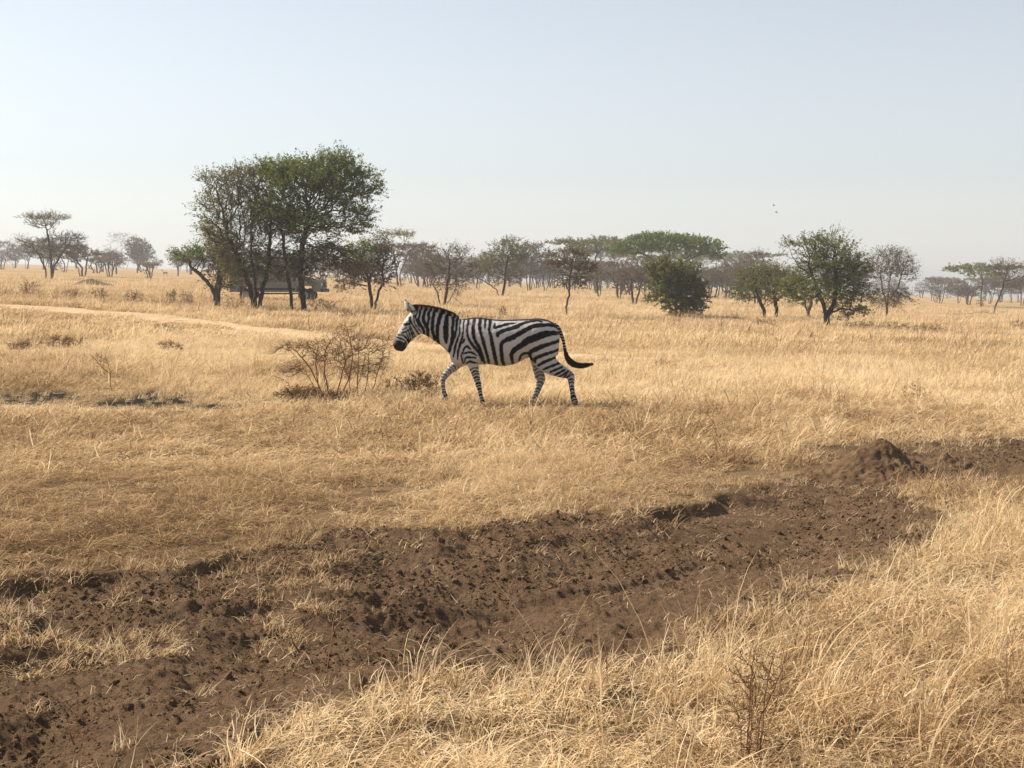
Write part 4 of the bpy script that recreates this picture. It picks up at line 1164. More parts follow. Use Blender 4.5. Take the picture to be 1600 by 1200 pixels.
    # ---- the coat: black stripes over off-white, each stripe a tapering line across the flank
    T = [('A', (660,250,24),(640,400,22),(620,480,25),(660,580,28),(720,690,30),(735,790,24)),
         ('A', (760,250,30),(730,400,32),(720,500,36),(770,600,40),(808,700,36),(812,830,32)),
         ('A', (855,250,32),(830,380,30),(830,480,28),(812,600,22)),
         ('A', (960,260,30),(930,400,34),(910,560,36),(910,700,36),(935,820,32),(945,910,28)),
         ('A', (1100,290,42),(1060,450,42),(1030,560,40),(1010,700,40),(1010,850,38),(1035,980,32)),
         ('A', (1240,300,42),(1210,420,38),(1195,560,52),(1190,700,58),(1190,850,52),(1200,965,22)),
         ('A', (1340,330,42),(1340,500,32),(1330,650,30),(1330,800,34),(1310,950,36),(1255,1140,32)),
         ('A', (590,260,22),(585,360,14),(560,420,14),(590,530,12),(640,640,12)),
         ('A', (520,400,14),(530,520,14),(580,620,14),(665,730,14)),
         ('A', (450,430,18),(480,560,14),(560,680,15),(630,800,14)),
         ('A', (430,440,16),(440,590,14),(480,680,14),(545,840,16)),
         ('A', (430,640,13),(470,740,13),(505,890,13)), ('A', (400,700,13),(430,790,13),(465,940,13)), ('A', (360,750,14),(400,830,14),(435,970,15)),
         ('A', (190,800,12),(300,815,15),(370,880,15),(415,990,16)), ('A', (150,850,14),(250,880,16),(330,920,16),(365,1010,16)), ('A', (150,930,12),(240,945,14),(330,990,16)),
         ('A', (290,690,12),(370,655,12)), ('A', (270,760,12),(385,725,12)), ('A', (320,588,24),(410,572,24)),
         ('A', (240,560,9),(190,700,9),(150,800,12)),
         ('B', (330,150,30),(320,300,24),(300,470,20),(270,570,25),(235,640,32)),
         ('B', (400,170,17),(385,330,13),(385,470,13),(330,620,21),(280,800,25),(268,900,18),(250,960,12)),
         ('B', (480,170,19),(460,330,13),(450,500,17),(400,680,25),(352,850,22),(340,1010,14)),
         ('B', (570,170,27),(545,350,24),(545,500,24),(590,620,28),(690,760,32),(780,880,26),(845,1050,18)),
         ('B', (690,150,35),(670,320,35),(665,480,35),(710,620,32),(790,760,36),(850,920,31),(890,1090,22)),
         ('B', (810,150,36),(800,340,34),(830,500,30),(880,640,36),(920,800,32),(960,960,30),(1000,1140,24)),
         ('B', (920,180,30),(910,330,18),(905,390,9)),
         ('B', (1020,180,34),(1000,380,30),(1030,520,32),(1050,640,38),(1090,800,40),(1110,950,38),(1165,1170,30)),
         ('B', (1110,265,18),(1110,350,28),(1200,330,26),(1330,290,26),(1560,258,9)),
         ('B', (1170,530,26),(1180,470,40),(1300,410,38),(1450,370,38),(1600,330,32)),
         ('C', (150,355,34),(300,295,30),(450,240,24),(640,215,20),(770,232,8)),
         ('B', (1320,1170,26),(1262,1000,38),(1250,850,38),(1245,700,38),(1290,635,40),(1400,580,50),(1500,545,55)),
         ('C', (80,585,52),(180,530,48),(300,465,50),(450,380,45),(600,320,45),(800,300,36),(980,310,30),(1110,385,24)),
         ('C', (150,1120,26),(125,950,38),(140,860,46),(210,785,52),(330,710,58),(450,620,72),(600,560,75),(800,490,70),(1000,465,45),(1130,475,30)),
         ('C', (280,1040,20),(330,920,26),(420,880,25),(490,885,32),(540,840,40),(620,800,46),(750,740,46),(900,690,38),(1130,625,36)),
         ('C', (490,890,32),(530,1000,30),(580,1060,18)),
         ('C', (605,1070,20),(620,990,36),(720,940,36),(850,890,31),(1000,840,28),(1130,795,24)),
         ('C', (680,1130,26),(800,1060,34),(950,1000,28),(1100,950,20)),
         ('C', (790,1215,20),(880,1175,24),(1000,1130,26),(1110,1085,22)),
         ('E', (600,405,22),(720,350,24),(840,300,22)), ('E', (690,468,20),(790,415,24),(900,355,22)), ('E', (770,510,15),(880,450,20),(950,380,16)),
         ('E', (830,548,13),(900,490,14),(975,395,12)), ('E', (880,575,13),(940,515,13),(1020,410,13)), ('E', (905,600,12),(980,535,13),(1065,440,14)),
         ('B', (435,890,14),(480,790,18),(530,740,28),(600,790,18)), ('B', (455,1100,13),(422,960,13),(432,860,13)), ('B', (465,895,14),(560,865,23),(650,872,23),(745,935,10)),
         ('B', (490,1060,13),(512,980,20),(600,965,24),(710,978,17)), ('B', (525,1095,14),(590,1060,25),(680,1070,23),(745,1092,12)), ('B', (480,600,20),(445,660,24))]
    wob = 0.004 * np.sin(X * 61 + Z * 37) + 0.003 * np.sin(Z * 83 - X * 45 + 1.3)
    best = np.full(n, 9.0)
    sc13 = 13.3333 * ZPX
    for row in T:
        c = row[0]
        pts = catmull([(*zc(c, x, y), w / sc13) for (x, y, w) in row[1:]], 7)
        for p, q in zip(pts[:-1], pts[1:]):
            dx, dz = q[0] - p[0], q[1] - p[1]
            t = np.clip(((X - p[0]) * dx + (Z - p[1]) * dz) / (dx * dx + dz * dz + 1e-12), 0, 1)
            d = np.hypot(X - p[0] - t * dx, Z - p[1] - t * dz) - (p[2] + (q[2] - p[2]) * t)
            best = np.minimum(best, d)
    best = best + wob * 0.6 - 0.0018
    black = 1 - sstep(-0.004, 0.004, best)
    # dorsal line
    xs = [zb(t[0], 0)[0] for t in [(590, 0), (1270, 0)]]
    topx = np.array([r[0] for r in st[12:]]); topz = np.array([r[1] for r in st[12:]])
    dorsal = (X > xs[0]) & (np.interp(X, topx, topz) - Z < 0.022) & (X < xs[1])
    black = np.where(dorsal, np.maximum(black, 0.95), black)
    # legs: rings; which skin belongs to which lower leg
    for k, rr in LW.items():
        cs = catmull(rr, 6)
        d2 = (X[:, None] - cs[None, :, 0]) ** 2 + (Z[:, None] - cs[None, :, 1]) ** 2 + 1.0 * (Y[:, None] - cs[None, :, 4]) ** 2
        j = d2.argmin(1); dd = np.sqrt(d2[np.arange(n), j])
        arc = np.concatenate([[0], np.cumsum(np.hypot(np.diff(cs[:, 0]), np.diff(cs[:, 1])))])
        start = {'near_hind': 6 * 6, 'far_hind': 3 * 6, 'near_fore': 3 * 6, 'far_fore': 2 * 6 + 2}[k]
        own = (j >= start) & (dd < np.maximum(cs[j, 2], cs[j, 3]) * 1.9) & (np.sign(Y) == np.sign(rr[0, 4]))
        jj = j.astype(float)
        nx = np.gradient(cs[:, 0]); nz = np.gradient(cs[:, 1]); ln = np.hypot(nx, nz)
        along = arc[j] + ((X - cs[j, 0]) * nx[j] + (Z - cs[j, 1]) * nz[j]) / ln[j]
        across = ((X - cs[j, 0]) * nz[j] - (Z - cs[j, 1]) * nx[j]) / ln[j]
        per = 0.050 if 'hind' in k else 0.044
        ph = along / per + 0.22 * np.cos(across * 55) + 0.12 * np.sin(along * 70)
        tl = np.clip((along - arc[start]) / (arc[-1] - arc[start]), 0, 1)
        duty = 0.50 + 0.22 * tl
        f = np.abs((ph % 1) - 0.5) * 2
        rb = 1 - sstep(duty - 0.10, duty + 0.10, f)
        inner = (Y - cs[j, 4]) * np.sign(rr[0, 4]) < -0.012
        rb = np.where(inner, rb * 0.8, rb)
        if k == 'far_hind':
            rb = rb * 0.97
        rb = np.where(tl > 0.93, 1.0, rb)
        black = np.where(own, rb, black)
    white = np.array([0.50, 0.483, 0.46]); blk = np.array([0.007, 0.006, 0.006]); brown = np.array([0.10, 0.055, 0.035])
    C = white[None] * (1 - black[:, None]) + blk[None] * black[:, None]
    # pale belly and inner thighs, dusty legs
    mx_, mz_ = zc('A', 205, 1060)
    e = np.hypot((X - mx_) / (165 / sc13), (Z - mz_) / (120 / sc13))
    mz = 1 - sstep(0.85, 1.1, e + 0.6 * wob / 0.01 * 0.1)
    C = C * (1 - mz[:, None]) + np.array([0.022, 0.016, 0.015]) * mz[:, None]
    nx_, nz_ = zc('A', 110, 920)
    nb = (1 - sstep(0.6, 1.1, np.hypot((X - nx_) / (70 / sc13), (Z - nz_) / (90 / sc13)))) * 0.85
    C = C * (1 - nb[:, None]) + brown * nb[:, None]
    dust = sstep(0.45, 0.05, Z) * 0.25
    C = C * (1 - dust[:, None] * 0.6) + np.array([0.22, 0.15, 0.09]) * dust[:, None] * 0.6 * (0.4 + 0.6 * (1 - black[:, None]))
    rgba = np.concatenate([C, np.ones((n, 1))], 1).astype(np.float32)
    a = me.attributes.new("coat", 'FLOAT_COLOR', 'POINT'); a.data.foreach_set("color", rgba.ravel())
    m, nt, b = mat("zebra_coat", 0.62)
    b.inputs["Specular IOR Level"].default_value = 0.12
    ca = attr_n(nt, "coat")
    tc = nt.nodes.new("ShaderNodeTexCoord")
    nz1 = noise_n(nt, 60, 4, tc.outputs["Object"], 0.6)
    nt.links.new(mix_n(nt, 0.35, ca.outputs["Color"], mix_n(nt, 1.0, ca.outputs["Color"], ramp(nt, nz1, [(0.3, (0.55, 0.52, 0.5)), (0.7, (1.1, 1.1, 1.1))]), 'MULTIPLY')), b.inputs["Base Color"])
    bump_n(nt, math_n(nt, 'ADD', math_n(nt, 'MULTIPLY', noise_n(nt, 120, 3, tc.outputs["Object"]), 0.12), noise_n(nt, 8, 2, tc.outputs["Object"])), 0.05, 0.55, b)
    me.materials.clear(); me.materials.append(m)
    me.polygons.foreach_set("use_smooth", np.ones(len(me.polygons), bool))
    p = P(760, 641)
    zy = FPX / ZPX
    gx = (ZU - 800) / ZPX
    root = empty("zebra", (gx, zy, gz(gx, zy)), "black and white striped zebra walking left through dry grass, tail swung back", "zebra")
    add("body", me, root)
    # ---- hooves
    mh = simple("hoof_horn", (0.035, 0.026, 0.022), 0.55)
    for k, dx in (('near_hind', -0.012), ('far_hind', -0.016), ('near_fore', -0.006), ('far_fore', -0.022)):
        r = LW[k][-1]
        x, z, y = r[0], r[1], r[4]
        h = 0.06
        tilt = -0.6 if k == 'far_fore' else -0.25
        rings = []
        for t in np.linspace(0, 1, 5):
            rings.append(((x + dx * t * 1.8, y, z + 0.012 - h * t), (0.033 + 0.014 * t, 0, 0.012 * tilt), (0, 0.031 + 0.010 * t, 0)))
        v, f = loft(rings, 14)
        add("hoof", mesh_np("hoof", v, quads=[q for q in f if len(q) == 4], mats=[mh], smooth=True), root)
        hm = bpy.data.meshes.new("hoof"); hm.from_pydata(v, [], f); hm.materials.append(mh)
        root.children[-1].data = hm
    # ---- eyes
    me_ = simple("zebra_eye", (0.008, 0.006, 0.005), 0.12, spec=0.6)
    for s in (-1, 1):
        c = zc('A', 352, 588)
        bm = bmesh.new(); bmesh.ops.create_uvsphere(bm, u_segments=14, v_segments=10, radius=0.021)
        ms = bpy.data.meshes.new("eye"); bm.to_mesh(ms); bm.free(); ms.materials.append(me_)
        add("eye", ms, root, (c[0], s * 0.098, c[1]))
    # ---- ears: hollow leaf-shaped cones, dark tipped
    mo, nt, b = mat("ear_fur", 0.8)
    ta = attr_n(nt, "t").outputs["Fac"]
    nt.links.new(ramp(nt, ta, [(0.0, (0.40, 0.37, 0.34)), (0.18, (0.05, 0.04, 0.04)), (0.30, (0.48, 0.45, 0.41)), (0.8, (0.62, 0.58, 0.52)), (0.86, (0.03, 0.022, 0.02)), (0.95, (0.5, 0.46, 0.4))]), b.inputs["Base Color"])
    for s, tip, base in ((-1, (395, 120), (535, 350)), (1, (318, 52), (440, 330))):
        bx, bz = zc('A', *base); tx, tz = zc('A', *tip)
        p0 = Vector((bx, s * 0.055, bz)); p1 = Vector((tx, s * 0.10, tz))
        d = (p1 - p0); L = d.length; d.normalize()
        op = Vector((-0.75, s * 0.65, -0.1)); op = (op - d * op.dot(d)).normalized(); si = d.cross(op)
        V, TT, Q = [], [], []
        nr, na = 12, 13
        for i in range(nr):
            t = i / (nr - 1)
            w = 0.045 * (math.sin(math.pi * min(1, 0.28 + 0.74 * t)) ** 0.8) + 0.003
            for k in range(na):
                a = R(-140) + R(280) * k / (na - 1) + math.pi
                q = p0 + d * (L * t) + op * (math.cos(a) * w * 0.75) + si * (math.sin(a) * w)
                V.append(tuple(q)); TT.append(t)
        for i in range(nr - 1):
            for k in range(na - 1):
                Q.append((i * na + k, i * na + k + 1, (i + 1) * na + k + 1, (i + 1) * na + k))
        eo = add("ear", mesh_np("ear", V, quads=Q, mats=[mo], smooth=True, attrs={"t": ('FLOAT', TT)}), root)
        sm = eo.modifiers.new("thick", 'SOLIDIFY'); sm.thickness = 0.006
    # ---- mane: upright bristles along the crest, banded like the neck
    g = np.random.RandomState(3)
    crest = catmull([zb(*p) for p in [(236, 178), (262, 172), (310, 172), (370, 180), (440, 194), (510, 218), (556, 234)]], 30)
    hh = np.interp(np.linspace(0, 1, len(crest)), [0, 0.12, 0.5, 0.85, 1], [0.035, 0.066, 0.066, 0.058, 0.015])
    nb_ = 2600
    ii = g.randint(0, len(crest) - 1, nb_)
    bx = crest[ii, 0] + g.normal(0, 0.006, nb_); bz = crest[ii, 1] - 0.02; by = g.normal(0, 0.009, nb_)
    h = hh[ii] * g.uniform(0.75, 1.1, nb_)
    tang = np.gradient(crest, axis=0)[ii]; tang = tang / np.linalg.norm(tang, axis=1, keepdims=True)
    nxn, nzn = -tang[:, 1], tang[:, 0]
    s_ = np.sign(nzn); nxn, nzn = nxn * s_, nzn * s_
    lx = 0.10 + g.normal(0, 0.16, nb_)
    tx = bx + (nxn + tang[:, 0] * lx) * (h + 0.02); tz = bz + (nzn + tang[:, 1] * lx) * (h + 0.02); ty = by + g.normal(0, 0.012, nb_)
    wv = 0.004
    V = np.stack([np.stack([bx - wv, by, bz], 1), np.stack([bx + wv, by + 0.003, bz], 1), np.stack([tx + wv * 0.4, ty, tz], 1), np.stack([tx - wv * 0.4, ty, tz], 1)], 1).reshape(-1, 3)
    q = np.arange(nb_ * 4).reshape(-1, 4)
    # white bands carry up from the neck for part of the height
    tt = np.tile([0, 0, 1, 1], nb_)
    wb = np.zeros(nb_)
    for (u_, v_) in [(625, 260), (710, 260), (810, 260), (905, 260), (1030, 270), (1170, 310), (1300, 320), (1390, 400)]:
        wb = np.maximum(wb, np.exp(-((bx - zc('A', u_, v_)[0]) / 0.013) ** 2))
    mm, nt, b = mat("mane_hair", 0.7)
    wa = attr_n(nt, "band").outputs["Fac"]; ha = attr_n(nt, "t").outputs["Fac"]
    body_c = mix_n(nt, wa, (0.014, 0.010, 0.010), (0.42, 0.38, 0.34))
    nt.links.new(mix_n(nt, ramp(nt, ha, [(0.6, (0, 0, 0)), (0.9, (1, 1, 1))]), body_c, (0.045, 0.020, 0.013)), b.inputs["Base Color"])
    add("mane", mesh_np("mane", V, quads=q, mats=[mm], attrs={"t": ('FLOAT', tt.astype(float)), "band": ('FLOAT', np.repeat(wb, 4))}), root)
    # ---- tail with a swinging tuft
    tp = catmull([(*zb(x, y), r / S) for (x, y, r) in [(1222, 276, 16), (1252, 304, 18), (1274, 348, 14), (1291, 392, 10.5), (1299, 440, 10), (1308, 485, 12), (1324, 518, 16), (1345, 540, 18)]], 5)
    rings = []
    for i in range(len(tp)):
        a = tp[max(i - 1, 0)]; c = tp[min(i + 1, len(tp) - 1)]
        d = Vector((c[0] - a[0], 0, c[1] - a[1])).normalized(); nn = Vector((d.z, 0, -d.x))
        rings.append(((tp[i][0], 0, tp[i][1]), nn * tp[i][2], Vector((0, tp[i][2], 0))))
    v, f = loft(rings, 12)
    mt_, nt, b = mat("tail_coat", 0.7)
    tc = nt.nodes.new("ShaderNodeTexCoord"); sx = nt.nodes.new("ShaderNodeSeparateXYZ"); nt.links.new(tc.outputs["Object"], sx.inputs[0])
    w = math_n(nt, 'SINE', math_n(nt, 'MULTIPLY', sx.outputs[2], 150))
    low = math_n(nt, 'GREATER_THAN', sx.outputs[2], zb(0, 440)[1])
    nt.links.new(mix_n(nt, math_n(nt, 'MULTIPLY', math_n(nt, 'GREATER_THAN', w, 0.35), low), (0.016, 0.010, 0.009), (0.36, 0.30, 0.25)), b.inputs["Base Color"])
    tm = bpy.data.meshes.new("tail"); tm.from_pydata(v, [], f); tm.materials.append(mt_)
    for pl in tm.polygons: pl.use_smooth = True
    tail = add("tail", tm, root)
    path = catmull([zb(*p) for p in [(1304, 470), (1318, 512), (1345, 543), (1385, 560), (1430, 562), (1470, 555), (1500, 549)]], 12)
    V, Q = [], []
    nh = 900
    for i in range(nh):
        off = g.normal(0, 1, 2); off2 = g.normal(0, 1, 2)
        k0 = g.randint(0, 26); k1 = min(len(path) - 1, int(len(path) * g.uniform(0.62, 1.0)))
        ks = np.linspace(k0, k1, 6).astype(int)
        base = len(V)
        for j, kk in enumerate(ks):
            t = kk / (len(path) - 1)
            rad = 0.030 * math.sin(math.pi * min(1, 0.15 + 0.8 * t)) + 0.003
            dx, dz = path[min(kk + 1, len(path) - 1)] - path[max(kk - 1, 0)]
            ln = math.hypot(dx, dz)
            o1 = (off[0] * (1 - t) + off2[0] * t) * rad * 0.62; o2 = (off[1] * (1 - t) + off2[1] * t) * rad * 0.62
            c = (path[kk][0] - dz / ln * o1, o2, path[kk][1] + dx / ln * o1)
            w_ = 0.0040 * (1 - 0.6 * j / 5)
            V.append((c[0] - dz / ln * w_, c[1], c[2] + dx / ln * w_)); V.append((c[0] + dz / ln * w_, c[1] + 0.002, c[2] - dx / ln * w_))
        for j in range(5):
            Q.append((base + 2 * j, base + 2 * j + 1, base + 2 * j + 3, base + 2 * j + 2))
    mtf = simple("tail_hair", (0.020, 0.011, 0.008), 0.7, var=0.5, scale=40)
    add("tuft", mesh_np("tuft", V, quads=Q, mats=[mtf]), tail)
    return root
build_zebra()
# ------------------------------------------------------------------ shrubs and dead weeds
def build_shrubs():
    px_tree("bare_bush", 520, 622, [
        [(512, 622), (498, 600), (486, 574), (468, 550), (450, 538)], [(513, 622), (497, 600), (494, 562), (498, 542)], [(521, 622), (538, 566), (528, 536), (532, 526)],
        [(538, 566), (556, 549), (570, 545)], [(558, 621), (558, 590), (559, 550)], [(574, 622), (588, 588), (600, 546), (608, 534)], [(507, 616), (488, 599), (466, 608), (452, 590), (442, 584)],
        [(516, 622), (515, 586)], [(550, 621), (548, 590), (540, 570)], [(566, 622), (578, 580), (580, 548)], [(583, 622), (594, 590), (604, 562), (606, 545)], [(508, 622), (480, 590), (458, 560), (444, 548)], [(518, 622), (508, 580), (512, 545), (520, 530)], [(526, 622), (546, 590), (552, 556), (548, 535)], [(545, 622), (566, 585), (572, 552)], [(514, 622), (502, 585), (482, 556), (474, 544)]],
        [(472, 541, 36, 11), (500, 538, 30, 12), (548, 528, 46, 13), (602, 536, 16, 18), (455, 578, 18, 14), (562, 546, 36, 8), (535, 512, 28, 8), (590, 560, 18, 14), (440, 545, 16, 8), (520, 555, 50, 14), (560, 575, 40, 16)],
        'bush', 61, 1900, 0.045, 0.020, "leafless thorny bush with many thin stems in front of the zebra's nose", cat="bush", r_tip=0.0030, tip_n=3, tw_w=0.0018)
    px_tree("dry_shrub", 1170, 1196, [[(1165, 1196), (1160, 1120), (1150, 1050), (1146, 992)], [(1170, 1196), (1185, 1110), (1205, 1050), (1218, 1005)], [(1162, 1196), (1172, 1130), (1178, 1040), (1186, 1010)], [(1172, 1196), (1200, 1150), (1226, 1090), (1236, 1050)],
        [(1155, 1196), (1120, 1178), (1075, 1155), (1048, 1125)], [(1168, 1196), (1150, 1140), (1136, 1075)], [(1160, 1196), (1100, 1180), (1062, 1165)], [(1175, 1196), (1192, 1140), (1196, 1080), (1208, 1030)],
        [(1164, 1196), (1168, 1100), (1160, 1030)], [(1170, 1196), (1215, 1165), (1240, 1120)], [(1180, 1196), (1190, 1120), (1190, 1060)]],
        [(1175, 1075, 46, 75), (1150, 1030, 14, 40), (1212, 1050, 26, 48), (1186, 1040, 20, 40), (1070, 1152, 26, 10), (1175, 1130, 46, 50)], 'bush', 62, 300, 0.026, 0.0060,
        "wiry red-brown shrub in the foreground grass, bottom right", cat="shrub", r_tip=0.0015, tip_n=2, tw_w=0.0010, tw_k=0.5)
    for i, (u, v, st, ell, lab) in enumerate([
            (410, 1040, [[(409, 1040), (430, 1000), (469, 969), (484, 924)], [(469, 969), (455, 935)]], [(486, 928, 12, 18), (452, 940, 10, 14)], "pale dead forked weed at the left of the bare wash"),
            (507, 1020, [[(506, 1020), (512, 990), (521, 950), (562, 920)], [(521, 950), (522, 915)]], [(560, 922, 16, 10), (524, 925, 10, 18)], "pale dead weed in the wash, right of its forked twin"),
            (114, 1178, [[(112, 1178), (116, 1119), (126, 1095), (150, 1077)], [(116, 1120), (110, 1080)], [(114, 1178), (140, 1140), (160, 1120)]], [(130, 1100, 24, 26), (112, 1085, 12, 14), (155, 1110, 14, 16)], "thin reddish weed stalks in the bottom left corner"),
            (176, 612, [[(175, 612), (170, 590), (164, 566)], [(168, 582), (155, 558)]], [(164, 560, 6, 6), (156, 556, 6, 5)], "single thin dead stalk beyond the dark burnt strip at left"),
            (1330, 860, [[(1330, 800), (1345, 770), (1365, 745)]], [(1362, 748, 8, 8)], "")][:4]):
        px_tree("dead_weed", u, v, st, ell, 'bush', 640 + i, 70, 0.04 if v > 900 else 0.06, 0.007 if v > 900 else 0.012, lab, cat="weed", r_tip=0.0016 if v > 900 else 0.004, tip_n=2, tw_w=0.0010 if v > 900 else 0.003, tw_k=0.6)
    for i, (u, v, w, h, sty, lab) in enumerate([
            (662, 622, 30, 26, 'scrub', "tangled brown scrub under the zebra's raised foreleg"), (625, 618, 24, 20, 'scrub', "low dry scrub between the leafless bush and the zebra"),
            (470, 626, 40, 12, 'scrub', "low dead tangle at the left foot of the leafless bush"), (535, 628, 34, 9, 'scrub', "dark low tangle under the leafless bush"),
            (100, 550, 34, 15, 'scrub', "wide reddish brown tussock left, this side of the track"), (38, 552, 30, 12, 'scrub', "reddish brown tussock at the far left, this side of the track"),
            (255, 521, 17, 9, 'scrub', "small round reddish shrub at the near edge of the track"), (266, 551, 22, 10, 'scrub', "low brown shrub just below the small round shrub by the track"),
            (140, 510, 6, 5, 'scrub', "tiny dark shrub left of the round shrub by the track"), (48, 462, 18, 14, 'scrub', "dead fallen branchy scrub beyond the track at far left"),
            (112, 466, 14, 8, 'scrub', "low scrub below the reddish mound beyond the track"), (156, 471, 12, 14, 'scrub', "thin upright scrub just right of the mound beyond the track"),
            (210, 474, 18, 12, 'scrub', "bare scrub midway between the mound and squat tree"), (268, 477, 10, 16, 'scrub', "upright leafless shrub left of the squat tree"),
            (292, 478, 12, 14, 'scrub', "scrub nearest the squat tree's left side"), (368, 487, 18, 16, 'scrub', "brown scrub between the squat tree and dark stems"),
            (505, 492, 26, 16, 'scrub', "brown scrub right of the two dark trunks"), (540, 500, 20, 9, 'scrub', "low brown scrub above the leafless bush"),
            (785, 497, 8, 11, 'scrub', "small bare shrub above the middle of the zebra's back"), (1195, 514, 22, 9, 'scrub', "grey dead scrub at the foot of the low olive tree"),
            (1075, 500, 26, 10, 'scrub', "brown scrub at the foot of the dense green bush"), (1345, 516, 22, 9, 'scrub', "grey scrub right of the thick black trunk"),
            (1400, 518, 24, 9, 'scrub', "grey scrub in front of the round bare tree"), (1450, 522, 26, 10, 'scrub', "low dry scrub in front of the long low branch"),
            (1590, 515, 14, 9, 'scrub', "dark scrub at the right edge below the leaning tree"), (1430, 634, 26, 24, 'bush', "thin dry scrub behind the rounded earth mound"),
            (1035, 580, 14, 9, 'scrub', "low reddish tussock just right of the zebra's tail"), (1250, 748, 0, 0, '', "")][:27]):
        g = np.random.RandomState(900 + i)
        h = h * 1.45 + 3
        k = P(u, v).y / FPX
        stems = [[(u + g.uniform(-.3, .3) * w, v), (u + g.uniform(-.8, .8) * w, v - h * g.uniform(.4, .9))] for _ in range(6)]
        px_tree("dry_scrub", u, v, stems, [(u - w * .35, v - h * .5, w * .6, h * .45), (u + w * .35, v - h * .45, w * .6, h * .4), (u, v - h * .65, w * .55, h * .35)], sty, 920 + i, 130,
                max(0.04, 3.0 * k), max(0.008, 0.5 * k), lab, cat="scrub", r_tip=max(0.0025, 0.12 * k), tip_n=4, tw_w=max(0.0025, 0.11 * k), tw_k=max(0.35, min(1.6, 14 * k)), leaf_k=max(0.5, min(2.2, 22 * k)))
build_shrubs()

# ------------------------------------------------------------------ safari vehicle behind the big trees
def prism(prof, y0, y1, bev=0.03, name="part", m=None):
    """side profile in x-z pushed from y0 to y1, edges rounded"""
    bm = bmesh.new()
    a = [bm.verts.new((x, y0, z)) for x, z in prof]; b = [bm.verts.new((x, y1, z)) for x, z in prof]
    bm.faces.new(a); bm.faces.new(b[::-1])
    n = len(prof)
    for i in range(n): bm.faces.new((a[i], b[i], b[(i + 1) % n], a[(i + 1) % n])[::-1])
    bmesh.ops.recalc_face_normals(bm, faces=bm.faces)
    if bev: bmesh.ops.bevel(bm, geom=bm.edges[:], offset=bev, segments=2, affect='EDGES', profile=0.5)
    me = bpy.data.meshes.new(name); bm.to_mesh(me); bm.free()
    if m: me.materials.append(m)
    return me
def wheel_mesh(prof, ns, m, name):
    V = []
    for (r, y) in prof:
        for k in range(ns):
            t = 2 * math.pi * k / ns
            V.append((r * math.cos(t), y, r * math.sin(t)))
    Q = [(i * ns + k, i * ns + (k + 1) % ns, (i + 1) * ns + (k + 1) % ns, (i + 1) * ns + k) for i in range(len(prof) - 1) for k in range(ns)]
    return mesh_np(name, V, quads=Q, mats=[m], smooth=True)
